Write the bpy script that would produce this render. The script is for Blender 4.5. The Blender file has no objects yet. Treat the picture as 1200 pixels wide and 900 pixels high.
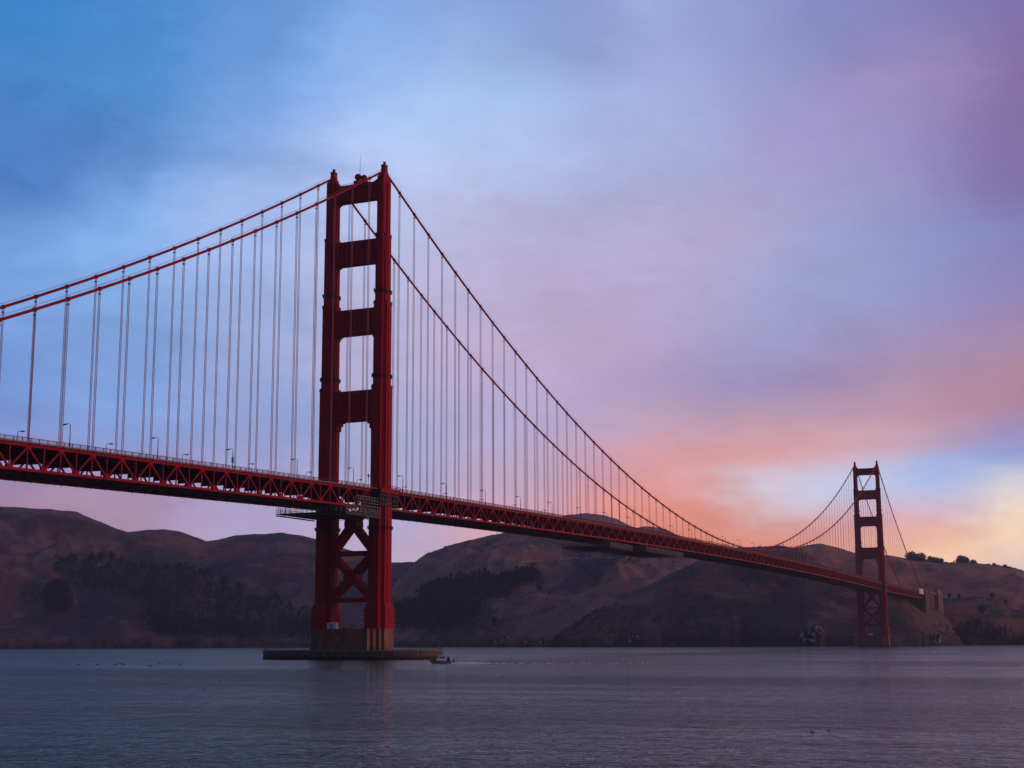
import bpy, math, random
import numpy as np
from mathutils import Vector, Matrix, noise
from mathutils.bvhtree import BVHTree

random.seed(7)
S = bpy.context.scene
COL = S.collection
rad = math.radians

# ------------------------------------------------------------------ camera
# x runs north along the bridge (south tower at 0, north tower at 1280), y runs west, z up from the water
CAM = Vector((-582.75, -336.29, 7.33))
YAW, PITCH, ROLL, FPX = 0.4159, 0.1738, -0.0039, 1721.7
def basis():
    cy, sy, cp, sp = math.cos(YAW), math.sin(YAW), math.cos(PITCH), math.sin(PITCH)
    f = Vector((cp*cy, cp*sy, sp)); r = Vector((sy, -cy, 0)); u = r.cross(f)
    c, s = math.cos(ROLL), math.sin(ROLL)
    return r*c+u*s, u*c-r*s, f
CR, CU, CF = basis()
cam = bpy.data.objects.new('camera', bpy.data.cameras.new('camera')); COL.objects.link(cam)
cam.matrix_world = Matrix(((CR.x, CU.x, -CF.x, CAM.x), (CR.y, CU.y, -CF.y, CAM.y), (CR.z, CU.z, -CF.z, CAM.z), (0, 0, 0, 1)))
cam.data.sensor_width = 36; cam.data.lens = FPX/1200*36
cam.data.clip_start = 1; cam.data.clip_end = 60000
S.camera = cam

def ray(u, v): return CF + CR*((u-600)/FPX) + CU*((450-v)/FPX)
def at(u, v, D):
    """the point seen along a bearing at horizontal distance D"""
    d = ray(u, v); return CAM + d*(D/math.hypot(d.x, d.y))
def onplane(u, v, y):
    d = ray(u, v); return CAM + d*((y-CAM.y)/d.y)
def onwater(u, v, z=0):
    d = ray(u, v); return CAM + d*((z-CAM.z)/d.z)

# ------------------------------------------------------------------ light
SUN_EL, SUN_AZ = 9.0, -82.0          # low morning sun through thin cloud, east of the bridge (angle from +x)
sd = Vector((math.cos(rad(SUN_EL))*math.cos(rad(SUN_AZ)), math.cos(rad(SUN_EL))*math.sin(rad(SUN_AZ)), math.sin(rad(SUN_EL))))
sun = bpy.data.objects.new('sun', bpy.data.lights.new('sun', 'SUN')); COL.objects.link(sun)
sun.data.energy = 0.9; sun.data.angle = rad(20); sun.data.color = (1.0, 0.60, 0.52)
sun.rotation_euler = (-sd).to_track_quat('-Z', 'Y').to_euler()
vs = S.view_settings
vs.view_transform = 'Standard'; vs.look = 'None'; vs.gamma = 1; vs.exposure = 0; vs.use_curve_mapping = False

S.cycles.use_adaptive_sampling = False
S.cycles.use_denoising = True

# ------------------------------------------------------------------ node helper
class NT:
    def __init__(s, tree): s.t = tree; s.n = tree.nodes; s.l = tree.links
    def node(s, typ, **kw):
        nd = s.n.new(typ)
        for k, v in kw.items(): setattr(nd, k, v)
        return nd
    def put(s, sock, v):
        if isinstance(v, bpy.types.NodeSocket): s.l.new(v, sock)
        else: sock.default_value = v
    def math(s, op, a, b=0.0, c=0.0, clamp=False):
        nd = s.node('ShaderNodeMath', operation=op, use_clamp=clamp)
        s.put(nd.inputs[0], a); s.put(nd.inputs[1], b); s.put(nd.inputs[2], c); return nd.outputs[0]
    def mapr(s, v, a, b, c=0.0, d=1.0, interp='LINEAR'):
        nd = s.node('ShaderNodeMapRange', interpolation_type=interp)
        for i, x in enumerate((v, a, b, c, d)): s.put(nd.inputs[i], x)
        return nd.outputs[0]
    def noise(s, vec, scale, detail=4, rough=.55, lac=2.0, dist=0.0):
        nd = s.node('ShaderNodeTexNoise'); s.put(nd.inputs['Vector'], vec)
        nd.inputs['Scale'].default_value = scale; nd.inputs['Detail'].default_value = detail
        nd.inputs['Roughness'].default_value = rough; nd.inputs['Lacunarity'].default_value = lac
        nd.inputs['Distortion'].default_value = dist
        return nd.outputs['Fac']
    def mix(s, f, a, b, blend='MIX'):
        nd = s.node('ShaderNodeMix', data_type='RGBA', blend_type=blend)
        s.put(nd.inputs[0], f); s.put(nd.inputs[6], a); s.put(nd.inputs[7], b); return nd.outputs[2]
    def mapping(s, vec, scale=(1, 1, 1), rot=(0, 0, 0), loc=(0, 0, 0)):
        nd = s.node('ShaderNodeMapping'); s.put(nd.inputs[0], vec)
        nd.inputs['Scale'].default_value = scale; nd.inputs['Rotation'].default_value = rot; nd.inputs['Location'].default_value = loc
        return nd.outputs[0]
def lin(c):
    f = lambda x: x/12.92 if x <= .04045 else ((x+.055)/1.055)**2.4
    return tuple(f(x/255) for x in c)

# ------------------------------------------------------------------ sky
# colours of the dawn cloud deck by bearing (degrees right of the bridge view) and elevation
HAZE = 5e-5; AIR = (.18, .15, .25)
PALE, LIFT = .14, 1.03
SKY = []
def skyrow(v, *cols):
    for u, c in cols:
        g = .3*c[0]+.55*c[1]+.15*c[2]
        SKY.append((u, v, tuple(min(254, (x+(g-x)*PALE)*LIFT) for x in c)))
skyrow(0, (0,(44,128,208)), (75,(50,132,210)), (150,(64,138,214)), (225,(72,138,216)), (300,(88,145,220)), (375,(108,156,228)), (450,(122,165,232)), (525,(132,165,228)), (600,(125,152,216)), (675,(122,142,208)), (750,(150,166,224)), (825,(145,160,220)), (900,(132,145,208)), (975,(128,132,200)), (1050,(125,122,192)), (1125,(125,118,185)), (1200,(122,108,172)))
skyrow(55, (0,(62,134,212)), (150,(66,138,214)), (300,(92,146,220)), (450,(130,172,236)), (600,(146,172,230)), (690,(132,150,212)), (750,(152,166,222)), (825,(150,162,220)), (900,(142,148,208)), (975,(132,132,198)), (1050,(148,138,194)), (1125,(146,128,186)), (1200,(128,104,168)))
skyrow(100, (0,(66,135,212)), (150,(74,142,218)), (300,(98,152,226)), (375,(124,168,236)), (450,(142,180,240)), (525,(156,190,244)), (600,(160,192,244)), (675,(154,178,232)), (750,(160,175,226)), (825,(158,170,224)), (900,(152,150,208)), (1050,(152,136,192)), (1125,(150,130,186)), (1200,(130,106,166)))
skyrow(160, (0,(66,122,202)), (75,(70,126,204)), (150,(80,134,212)), (225,(104,154,226)), (300,(126,168,234)), (375,(150,182,240)), (450,(172,196,244)), (525,(172,198,244)), (600,(170,194,242)), (675,(166,184,234)), (750,(166,178,228)), (825,(164,170,222)), (900,(160,152,210)), (975,(158,146,204)), (1050,(152,140,198)), (1125,(140,122,182)), (1200,(120,98,156)))
skyrow(200, (0,(64,116,196)), (75,(72,124,202)), (150,(88,138,214)), (225,(128,172,236)), (300,(146,178,238)), (450,(178,196,242)), (600,(180,190,236)), (675,(170,176,224)), (750,(168,178,226)), (900,(166,158,212)), (1050,(156,148,204)), (1125,(134,122,182)), (1200,(126,106,168)))
skyrow(250, (0,(90,144,218)), (75,(104,156,226)), (150,(124,172,238)), (225,(138,178,240)), (300,(158,184,238)), (450,(180,190,236)), (525,(182,182,226)), (600,(178,176,220)), (675,(172,170,216)), (750,(174,172,220)), (825,(172,166,216)), (900,(168,160,212)), (975,(160,158,212)), (1050,(146,150,208)), (1125,(136,142,206)), (1200,(132,126,192)))
skyrow(300, (0,(114,166,234)), (150,(130,176,240)), (300,(160,182,236)), (450,(176,184,228)), (525,(184,178,220)), (600,(184,172,214)), (675,(180,168,212)), (750,(182,168,212)), (825,(180,166,212)), (900,(166,164,214)), (975,(152,158,212)), (1050,(142,152,210)), (1125,(134,138,202)), (1200,(128,122,190)))
skyrow(360, (0,(112,156,226)), (150,(124,166,230)), (300,(152,172,224)), (450,(174,174,216)), (525,(180,172,210)), (600,(182,168,206)), (675,(182,164,204)), (750,(180,164,206)), (825,(172,160,206)), (900,(158,158,208)), (975,(152,158,210)), (1050,(148,150,204)), (1125,(146,138,194)), (1200,(150,130,186)))
skyrow(420, (0,(108,148,220)), (150,(122,158,224)), (300,(150,166,218)), (450,(176,170,210)), (600,(184,166,204)), (675,(186,164,202)), (750,(184,160,200)), (825,(166,156,206)), (900,(156,152,206)), (975,(152,140,192)), (1050,(160,140,190)), (1125,(168,134,176)), (1200,(176,132,160)))
skyrow(460, (0,(112,148,220)), (150,(122,158,226)), (300,(146,162,218)), (450,(172,168,210)), (600,(178,164,206)), (675,(180,160,202)), (750,(172,154,200)), (825,(158,144,196)), (900,(156,138,188)), (975,(166,136,178)), (1050,(180,140,168)), (1125,(184,136,154)), (1200,(178,126,144)))
skyrow(500, (0,(116,150,222)), (150,(126,160,228)), (300,(144,162,220)), (450,(166,168,212)), (600,(170,164,208)), (675,(178,158,200)), (750,(188,156,188)), (825,(196,154,178)), (900,(204,156,172)), (975,(212,160,172)), (1050,(206,156,172)), (1125,(186,144,172)), (1200,(156,132,184)))
skyrow(535, (0,(140,140,200)), (150,(140,152,214)), (300,(150,160,216)), (450,(164,168,214)), (600,(176,164,204)), (675,(190,156,188)), (750,(214,150,160)), (825,(222,146,150)), (900,(222,150,152)), (975,(212,160,172)), (1050,(196,168,198)), (1125,(158,168,220)), (1200,(118,146,220)))
skyrow(565, (0,(160,132,178)), (150,(160,142,190)), (300,(164,156,204)), (450,(174,168,210)), (600,(190,162,198)), (675,(206,152,172)), (750,(226,144,144)), (810,(222,152,152)), (850,(210,190,208)), (900,(204,198,222)), (975,(190,196,230)), (1050,(176,198,238)), (1100,(160,184,236)), (1125,(150,174,232)), (1160,(172,184,228)), (1200,(222,208,204)))
skyrow(590, (0,(172,134,172)), (75,(176,138,172)), (150,(172,138,178)), (300,(168,156,204)), (450,(178,168,210)), (600,(198,162,194)), (675,(222,150,156)), (750,(236,142,130)), (825,(230,150,144)), (870,(218,180,182)), (925,(210,192,210)), (975,(202,188,212)), (1050,(204,180,206)), (1090,(200,180,214)), (1125,(196,186,222)), (1150,(228,208,200)), (1200,(242,214,192)))
skyrow(610, (0,(166,130,164)), (150,(172,140,176)), (300,(176,158,200)), (450,(180,166,206)), (600,(208,160,182)), (675,(224,146,144)), (750,(230,134,116)), (825,(224,140,132)), (900,(216,154,156)), (975,(222,156,162)), (1050,(226,148,158)), (1090,(222,160,172)), (1125,(228,188,186)), (1160,(244,208,178)), (1200,(246,208,180)))
skyrow(628, (600,(212,158,174)), (675,(230,144,136)), (750,(236,130,108)), (825,(230,132,118)), (900,(226,140,132)), (975,(224,146,144)), (1050,(232,162,156)), (1090,(238,182,162)), (1130,(246,200,168)), (1200,(246,206,180)))
skyrow(645, (0,(160,126,160)), (150,(166,140,176)), (300,(176,160,200)), (450,(182,164,202)), (525,(188,160,196)), (600,(212,158,176)), (675,(232,146,132)), (750,(240,132,106)), (825,(236,132,110)), (900,(236,136,114)), (975,(234,148,128)), (1050,(240,178,148)), (1120,(246,196,160)), (1200,(220,192,190)))
skyrow(690, (0,(150,122,156)), (300,(170,156,196)), (450,(182,160,192)), (600,(220,156,160)), (750,(250,136,100)), (900,(252,140,100)), (1050,(252,190,146)), (1200,(206,188,196)))
pts = []
for u, v, c in SKY:
    d = ray(u, v).normalized()
    az = math.degrees(YAW-math.atan2(d.y, d.x)); el = math.degrees(math.asin(d.z))
    pts.append((az, el, lin(c)))
far_pts = [(-35,3,(150,126,166)), (-35,12,(80,126,200)), (-35,24,(44,116,196)), (-60,5,(120,118,164)), (-60,20,(62,108,178)), (-100,5,(110,112,158)), (-100,25,(72,106,168)),
           (35,3,(236,190,170)), (35,9,(150,130,180)), (35,20,(112,104,168)), (60,4,(240,190,168)), (60,15,(168,140,172)), (60,30,(120,114,168)),
           (100,4,(236,180,170)), (100,14,(206,156,168)), (100,35,(130,126,172)), (140,6,(130,106,134)), (140,30,(88,92,132)), (180,6,(84,78,110)), (180,30,(70,80,122)), (-140,6,(82,78,112)), (-140,30,(66,80,124)),
           (0,32,(118,134,182)), (-20,32,(78,122,186)), (20,32,(124,118,168)), (0,45,(116,120,154)), (-60,50,(98,108,146)), (60,50,(118,116,148)), (120,55,(108,110,146)), (180,55,(84,92,130)), (-120,55,(86,98,138)), (0,88,(108,112,144)), (120,88,(106,110,142)), (-120,88,(100,106,140))]
for az, el, c in far_pts: pts.append((az, el, lin(c)))
PA = np.array([[p[0], p[1]] for p in pts]); PC = np.array([p[2] for p in pts])
def skycol(az, el):
    daz = (PA[:, 0]-az+180) % 360-180
    d2 = (daz*.62)**2+((PA[:, 1]-el)*1.25)**2
    nn = np.sort(d2)[3]
    w = np.exp(-d2/(2*max(.28, .17*nn)))+1e-9/(d2+1)
    c = (w[:, None]*PC).sum(0)/w.sum()
    # the sky stands behind the haze of the strait, so it is a little brighter than it looks from the shore
    t_ = math.exp(-HAZE*min(6200, 473/max(.01, math.sin(rad(max(el, 1))))))
    return np.maximum(c*.25, (c-np.array(AIR)*(1-t_))/t_)
TW = 26.0                                                            # degrees: ramp position = .5+.5*tanh(az/TW)
AZ = [-180, -110, -70, -45, -32, -25, -21.5, -19, -16.5, -14, -11.5, -9, -6.5, -4, -1.5, 1, 3.5, 6, 7.5, 9, 10.5, 12, 13.5, 15, 16.5, 18, 20, 25, 34, 60, 110, 180]
EL = [-2, 1, 2.4, 3.2, 3.9, 4.4, 4.9, 5.4, 5.9, 6.4, 6.9, 7.4, 8.0, 8.7, 9.8, 11.2, 13, 15, 17, 19, 21, 23, 25, 30, 42, 88]
world = bpy.data.worlds.new('World'); S.world = world; world.use_nodes = True
world.node_tree.nodes.clear()
w = NT(world.node_tree)
gen = w.node('ShaderNodeTexCoord').outputs['Generated']
sep = w.node('ShaderNodeSeparateXYZ'); w.put(sep.inputs[0], gen)
azr = w.math('SUBTRACT', YAW, w.math('ARCTAN2', sep.outputs[1], sep.outputs[0]))
azr = w.math('WRAP', azr, math.pi, -math.pi)
azd = w.math('MULTIPLY', azr, 180/math.pi)
eld = w.math('MULTIPLY', w.math('ARCSINE', sep.outputs[2]), 180/math.pi)
stre = w.mapping(gen, (1, 1, 2.6), (0.22, 0.0, 0))
n1 = w.math('SUBTRACT', w.noise(stre, 7.0, 5, .55, 2.1, .4), .5)
n2 = w.math('SUBTRACT', w.noise(w.mapping(stre, loc=(3.7, 1.2, 5.1)), 7.0, 5, .52, 2.1, .5), .5)
n3 = w.math('SUBTRACT', w.noise(w.mapping(stre, loc=(7.1, 9.2, 2.1)), 22.0, 6, .62, 2.1, .6), .5)
azw = w.math('ADD', azd, w.math('ADD', w.math('MULTIPLY', n2, 4.5), w.math('MULTIPLY', n3, 2.5)))
n4 = w.math('SUBTRACT', w.noise(w.mapping(stre, loc=(1.1, 4.2, 8.1)), 55.0, 5, .6, 2.1, .8), .5)
calm = w.mapr(eld, 4.0, 14.0, .42, 1.0)
elw = w.math('ADD', eld, w.math('MULTIPLY', calm, w.math('ADD', w.math('MULTIPLY', n1, 2.2), w.math('ADD', w.math('MULTIPLY', n3, 1.3), w.math('MULTIPLY', n4, .7)))))
fac = w.math('ADD', .5, w.math('MULTIPLY', .5, w.math('TANH', w.math('DIVIDE', azw, TW))))
prev = None
for i, el in enumerate(EL):
    rp = w.node('ShaderNodeValToRGB'); cr = rp.color_ramp; cr.interpolation = 'CARDINAL'
    while len(cr.elements) > 1: cr.elements.remove(cr.elements[-1])
    for k, a in enumerate(AZ):
        pos = min(1, max(0, .5+.5*math.tanh(a/TW)))
        e = cr.elements[0] if k == 0 else cr.elements.new(pos)
        e.position = pos; e.color = (*[float(x)/1.8 for x in skycol(a, el)], 1)
    w.put(rp.inputs[0], fac)
    if prev is None: prev = rp.outputs[0]
    else: prev = w.mix(w.mapr(elw, EL[i-1], el), prev, rp.outputs[0])
lum = w.math('ADD', 1.0, w.math('ADD', w.math('MULTIPLY', n2, .40), w.math('ADD', w.math('MULTIPLY', n3, .20), w.math('MULTIPLY', n4, .09))))
clouds = w.mix(1.0, prev, w.node('ShaderNodeCombineXYZ').outputs[0], 'MULTIPLY')
comb = [n for n in w.n if n.bl_idname == 'ShaderNodeCombineXYZ'][0]
for i in range(3): w.put(comb.inputs[i], lum)
sky = w.node('ShaderNodeTexSky', sky_type='NISHITA', sun_disc=False)
sky.sun_elevation = rad(SUN_EL); sky.sun_rotation = rad(90-SUN_AZ)
bgs = w.node('ShaderNodeBackground'); w.put(bgs.inputs[0], sky.outputs[0]); bgs.inputs[1].default_value = .08
bgc = w.node('ShaderNodeBackground'); w.put(bgc.inputs[0], clouds); bgc.inputs[1].default_value = 1.8
mx = w.node('ShaderNodeMixShader'); mx.inputs[0].default_value = .96
w.l.new(bgs.outputs[0], mx.inputs[1]); w.l.new(bgc.outputs[0], mx.inputs[2])
wo = w.node('ShaderNodeOutputWorld'); w.l.new(mx.outputs[0], wo.inputs[0])
world.cycles.sampling_method = 'MANUAL'; world.cycles.sample_map_resolution = 512

# ------------------------------------------------------------------ materials
def material(name, rough=.6, spec=.3):
    m = bpy.data.materials.new(name); m.use_nodes = True
    t = NT(m.node_tree); b = m.node_tree.nodes['Principled BSDF']
    b.inputs['Roughness'].default_value = rough; b.inputs['Specular IOR Level'].default_value = spec
    return m, t, b
def plain(name, c, rough=.6, var=.25, scale=.5, spec=.3):
    m, t, b = material(name, rough, spec)
    oc = t.node('ShaderNodeTexCoord').outputs['Object']
    n = t.noise(oc, scale, 5, .6)
    lo = tuple(x*(1-var) for x in c)+(1,); hi = tuple(min(1, x*(1+var)) for x in c)+(1,)
    t.put(b.inputs['Base Color'], t.mix(t.mapr(n, .3, .7), lo, hi)); return m
def paint(name, c):
    m, t, b = material(name, .6, .12)
    oc = t.node('ShaderNodeTexCoord').outputs['Object']
    streak = t.noise(t.mapping(oc, (1.3, 1.3, .06)), 1.0, 5, .65)
    blot = t.noise(oc, .12, 4, .6)
    rust = t.mapr(t.noise(t.mapping(oc, (1, 1, .25)), .9, 6, .7), .60, .72)
    col = t.mix(t.mapr(streak, .3, .7), tuple(x*.70 for x in c)+(1,), tuple(x*1.15 for x in c)+(1,))
    col = t.mix(t.math('MULTIPLY', t.mapr(blot, .35, .7), .3), col, (c[0]*.6, c[1]*.8, c[2]*1.1, 1))
    col = t.mix(t.math('MULTIPLY', rust, .35), col, (.10, .012, .014, 1))
    zz = t.node('ShaderNodeSeparateXYZ'); t.put(zz.inputs[0], oc)
    seam = t.math('LESS_THAN', t.math('FRACT', t.math('DIVIDE', zz.outputs[2], 5.3)), .045)
    col = t.mix(t.math('MULTIPLY', seam, .45), col, (c[0]*.45, c[1]*.6, c[2]*.8, 1))
    t.put(b.inputs['Base Color'], col)
    t.put(b.inputs['Roughness'], t.mapr(streak, .3, .7, .5, .7)); return m
M = {}
M['red'] = paint('orange_paint', (.41, .0022, .012))
M['rope'] = plain('rope_paint', (.52, .12, .11), .5)
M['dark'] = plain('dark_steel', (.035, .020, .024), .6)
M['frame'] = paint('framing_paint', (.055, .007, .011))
M['lamp'] = plain('lamp_metal', (.02, .02, .025), .5)
M['lens'] = plain('lamp_lens', (.30, .29, .27), .3)
M['asphalt'] = plain('asphalt', (.05, .05, .052), .8)
M['kerb'] = plain('walkway_concrete', (.30, .27, .27), .8)
M['white'] = plain('white_paint', (.72, .70, .70), .5, .1)
M['tarp'] = plain('tarpaulin', (.75, .70, .66), .6, .12)
M['scaf'] = plain('scaffold_metal', (.30, .28, .28), .5)
M['mesh'] = plain('scaffold_board', (.07, .06, .065), .7)
M['blue'] = plain('blue_cloth', (.02, .18, .42), .7)
M['hullred'] = plain('red_hull', (.45, .04, .03), .4)
M['hullblue'] = plain('blue_hull', (.05, .14, .22), .4)
M['hullgrey'] = plain('grey_hull', (.16, .19, .22), .4)
M['glass'] = plain('dark_glass', (.02, .025, .03), .15)
M['bird'] = plain('bird_feather', (.02, .018, .02), .7)
M['bark'] = plain('bark', (.05, .035, .03), .9)
M['thinfoam'] = plain('thin_foam', (.34, .33, .35), .7, .2)
M['foam'] = plain('foam', (.75, .74, .76), .6, .1)
def leafy(name, c):
    m, t, b = material(name, .8, .1)
    n = t.noise(t.node('ShaderNodeTexCoord').outputs['Object'], .5, 4, .6)
    col = t.mix(t.mapr(n, .3, .7), tuple(x*.5 for x in c)+(1,), tuple(x*1.5 for x in c)+(1,))
    t.put(b.inputs['Base Color'], col)
    tr = t.node('ShaderNodeBsdfTranslucent'); t.put(tr.inputs[0], col)
    ms = t.node('ShaderNodeMixShader'); ms.inputs[0].default_value = .45
    t.l.new(b.outputs[0], ms.inputs[1]); t.l.new(tr.outputs[0], ms.inputs[2])
    t.l.new(ms.outputs[0], m.node_tree.nodes['Material Output'].inputs[0]); return m
M['leaf'] = leafy('leaf_dark', (.022, .030, .031)); M['leafgrey'] = leafy('leaf_grey', (.21, .155, .165))
def concrete(name, c, stain):
    m, t, b = material(name, .85, .2)
    oc = t.node('ShaderNodeTexCoord').outputs['Object']
    st = t.noise(t.mapping(oc, (.55, .55, .07)), 1.0, 6, .65)
    gr = t.noise(oc, .35, 6, .65)
    z = t.node('ShaderNodeSeparateXYZ'); t.put(z.inputs[0], oc)
    col = t.mix(t.mapr(gr, .3, .7), tuple(x*.75 for x in c)+(1,), tuple(x*1.15 for x in c)+(1,))
    col = t.mix(t.math('MULTIPLY', t.mapr(st, .38, .72), .8), col, stain+(1,))
    tide = t.mapr(t.math('ADD', z.outputs[2], t.math('MULTIPLY', gr, 1.6)), 1.6, 2.6, 1, 0)
    col = t.mix(t.math('MULTIPLY', tide, .85), col, (.018, .017, .016, 1))
    t.put(b.inputs['Base Color'], col)
    bp = t.node('ShaderNodeBump'); bp.inputs['Strength'].default_value = .4; bp.inputs['Distance'].default_value = .3
    t.put(bp.inputs['Height'], gr); t.l.new(bp.outputs[0], b.inputs['Normal']); return m
M['pier'] = concrete('pier_concrete', (.33, .145, .09), (.15, .075, .055))
M['fender'] = concrete('fender_concrete', (.16, .115, .095), (.055, .042, .038))
M['coping'] = plain('coping_concrete', (.24, .18, .15), .85, .3, .4)
M['pylon'] = concrete('pylon_concrete', (.30, .17, .115), (.12, .075, .065))
def guano():
    m, t, b = material('pale_rock', .9, .1)
    oc = t.node('ShaderNodeTexCoord').outputs['Object']
    n = t.noise(t.mapping(oc, (1, 1, .6)), .16, 5, .6)
    t.put(b.inputs['Base Color'], t.mix(t.mapr(n, .44, .60), (.05, .042, .045, 1), (.40, .36, .37, 1))); return m
M['guano'] = guano()

def hillmat(name, grass, scrub, cover, seed, scar=None):
    m, t, b = material(name, .95, .1)
    oc = t.node('ShaderNodeTexCoord').outputs['Object']
    oc2 = t.mapping(oc, loc=(seed*131.0, seed*57.0, 0))
    z = t.node('ShaderNodeSeparateXYZ'); t.put(z.inputs[0], oc)
    big = t.noise(oc2, .0042, 6, .6, 2.1, .5)
    mid = t.noise(t.mapping(oc2, (1, 1, .5)), .018, 6, .66, 2.1, .3)
    fine = t.noise(oc2, .10, 5, .7)
    grit = t.noise(oc2, .34, 4, .7)
    mask = t.math('ADD', t.math('MULTIPLY', big, .58), t.math('ADD', t.math('MULTIPLY', mid, .30), t.math('ADD', t.math('MULTIPLY', fine, .12), t.math('MULTIPLY', grit, .13))))
    f = t.mapr(mask, cover-.02, cover+.055)
    g2 = tuple(x*.62 for x in grass); s2 = tuple(x*1.7 for x in scrub)
    gcol = t.mix(t.mapr(mid, .35, .65), g2+(1,), grass+(1,))
    warm = t.mapr(t.noise(t.mapping(oc2, loc=(900, 300, 0)), .0065, 4, .55), .56, .66)
    gcol = t.mix(t.math('MULTIPLY', warm, .7), gcol, (grass[0]*1.15, grass[1]*.82, grass[2]*.72, 1))
    scol = t.mix(t.mapr(grit, .42, .62), scrub+(1,), s2+(1,))
    col = t.mix(f, scol, gcol)
    if scar:
        dv = t.node('ShaderNodeVectorMath', operation='DISTANCE'); t.put(dv.inputs[0], oc); dv.inputs[1].default_value = scar; dv.name = 'scar_centre'
        sm_ = t.mapr(t.math('ADD', dv.outputs['Value'], t.math('MULTIPLY', t.math('SUBTRACT', mid, .5), 150)), 30, 58, 1, 0)
        col = t.mix(t.math('MULTIPLY', sm_, .8), col, t.mix(t.mapr(grit, .35, .65), (.20, .075, .045, 1), (.40, .17, .10, 1)))
    cliff = t.mapr(t.math('ADD', z.outputs[2], t.math('MULTIPLY', mid, 26)), 16, 30, 1, 0)
    rockc = t.mix(t.mapr(fine, .45, .7), (.022, .018, .020, 1), (.09, .062, .055, 1))
    col = t.mix(t.math('MULTIPLY', cliff, .9), col, rockc)
    t.put(b.inputs['Base Color'], col)
    bp = t.node('ShaderNodeBump'); bp.inputs['Strength'].default_value = .8; bp.inputs['Distance'].default_value = 7.0
    t.put(bp.inputs['Height'], t.math('ADD', t.math('MULTIPLY', mid, 1.0), t.math('MULTIPLY', fine, .3)))
    t.l.new(bp.outputs[0], b.inputs['Normal']); return m

# ------------------------------------------------------------------ mesh builder
class MB:
    def __init__(s): s.v = []; s.f = []
    def add(s, vs, fs):
        o = len(s.v); s.v += [tuple(p) for p in vs]; s.f += [tuple(i+o for i in f) for f in fs]
    def box(s, x0, x1, y0, y1, z0, z1):
        s.add([(x0,y0,z0),(x1,y0,z0),(x1,y1,z0),(x0,y1,z0),(x0,y0,z1),(x1,y0,z1),(x1,y1,z1),(x0,y1,z1)],
              [(0,3,2,1),(4,5,6,7),(0,1,5,4),(1,2,6,5),(2,3,7,6),(3,0,4,7)])
    def bar(s, a, b, w, h, up=(0,0,1)):
        a, b = Vector(a), Vector(b); d = (b-a).normalized(); upv = Vector(up)
        if abs(d.dot(upv)) > .99: upv = Vector((1,0,0))
        r = d.cross(upv).normalized()*(w/2); u = r.cross(d).normalized()*(h/2)
        vs = [p+q for p in (a, b) for q in (-r-u, r-u, r+u, -r+u)]
        s.add(vs, [(0,1,2,3),(7,6,5,4),(0,4,5,1),(1,5,6,2),(2,6,7,3),(3,7,4,0)])
    def tube(s, path, r, n=8, cap=True):
        o = len(s.v); P = [Vector(p) for p in path]
        rr = r if isinstance(r, (list, tuple)) else [r]*len(P)
        for i, p in enumerate(P):
            d = (P[min(i+1, len(P)-1)]-P[max(i-1, 0)]).normalized()
            ref = Vector((0,0,1)) if abs(d.z) < .9 else Vector((1,0,0))
            a = d.cross(ref).normalized(); c = a.cross(d)
            for k in range(n):
                t = 2*math.pi*k/n; s.v.append(tuple(p+a*(math.cos(t)*rr[i])+c*(math.sin(t)*rr[i])))
        for i in range(len(P)-1):
            for k in range(n):
                a0 = o+i*n+k; a1 = o+i*n+(k+1) % n; s.f.append((a0, a1, a1+n, a0+n))
        if cap:
            s.f.append(tuple(o+k for k in range(n))[::-1]); s.f.append(tuple(o+(len(P)-1)*n+k for k in range(n)))
    def prism(s, poly, z0, z1, top=None):
        n = len(poly); tp = top or poly
        s.add([(x, y, z0) for x, y in poly]+[(x, y, z1) for x, y in tp],
              [tuple(range(n))[::-1], tuple(range(n, 2*n))]+[(i, (i+1) % n, n+(i+1) % n, n+i) for i in range(n)])
    def slab(s, poly, x0, x1):
        """outline in (y,z), thickness along x"""
        n = len(poly)
        s.add([(x0, y, z) for y, z in poly]+[(x1, y, z) for y, z in poly],
              [tuple(range(n))[::-1], tuple(range(n, 2*n))]+[(i, (i+1) % n, n+(i+1) % n, n+i) for i in range(n)])
    def build(s, name, mat, parent=None, loc=None, smooth=False):
        me = bpy.data.meshes.new(name); me.from_pydata(s.v, [], s.f); me.update()
        if smooth: me.polygons.foreach_set('use_smooth', [True]*len(me.polygons))
        me.materials.append(mat)
        o = bpy.data.objects.new(name, me); COL.objects.link(o)
        if parent is not None: o.parent = parent
        if loc is not None: o.location = loc
        return o
def fixnormals(o):
    import bmesh
    bm = bmesh.new(); bm.from_mesh(o.data); bmesh.ops.recalc_face_normals(bm, faces=bm.faces); bm.to_mesh(o.data); bm.free(); return o
def tag(o, label=None, cat=None, group=None, kind=None):
    if label: o['label'] = label
    if cat: o['category'] = cat
    if group: o['group'] = group
    if kind: o['kind'] = kind
    return o
def empty(name, loc=(0,0,0), rz=0, parent=None):
    o = bpy.data.objects.new(name, None); COL.objects.link(o); o.location = loc; o.rotation_euler.z = rz
    if parent is not None: o.parent = parent
    return o
def copy_tree(o, parent=None):
    c = o.copy(); COL.objects.link(c)
    if parent is not None: c.parent = parent
    for ch in list(o.children): copy_tree(ch, c)
    return c

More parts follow.
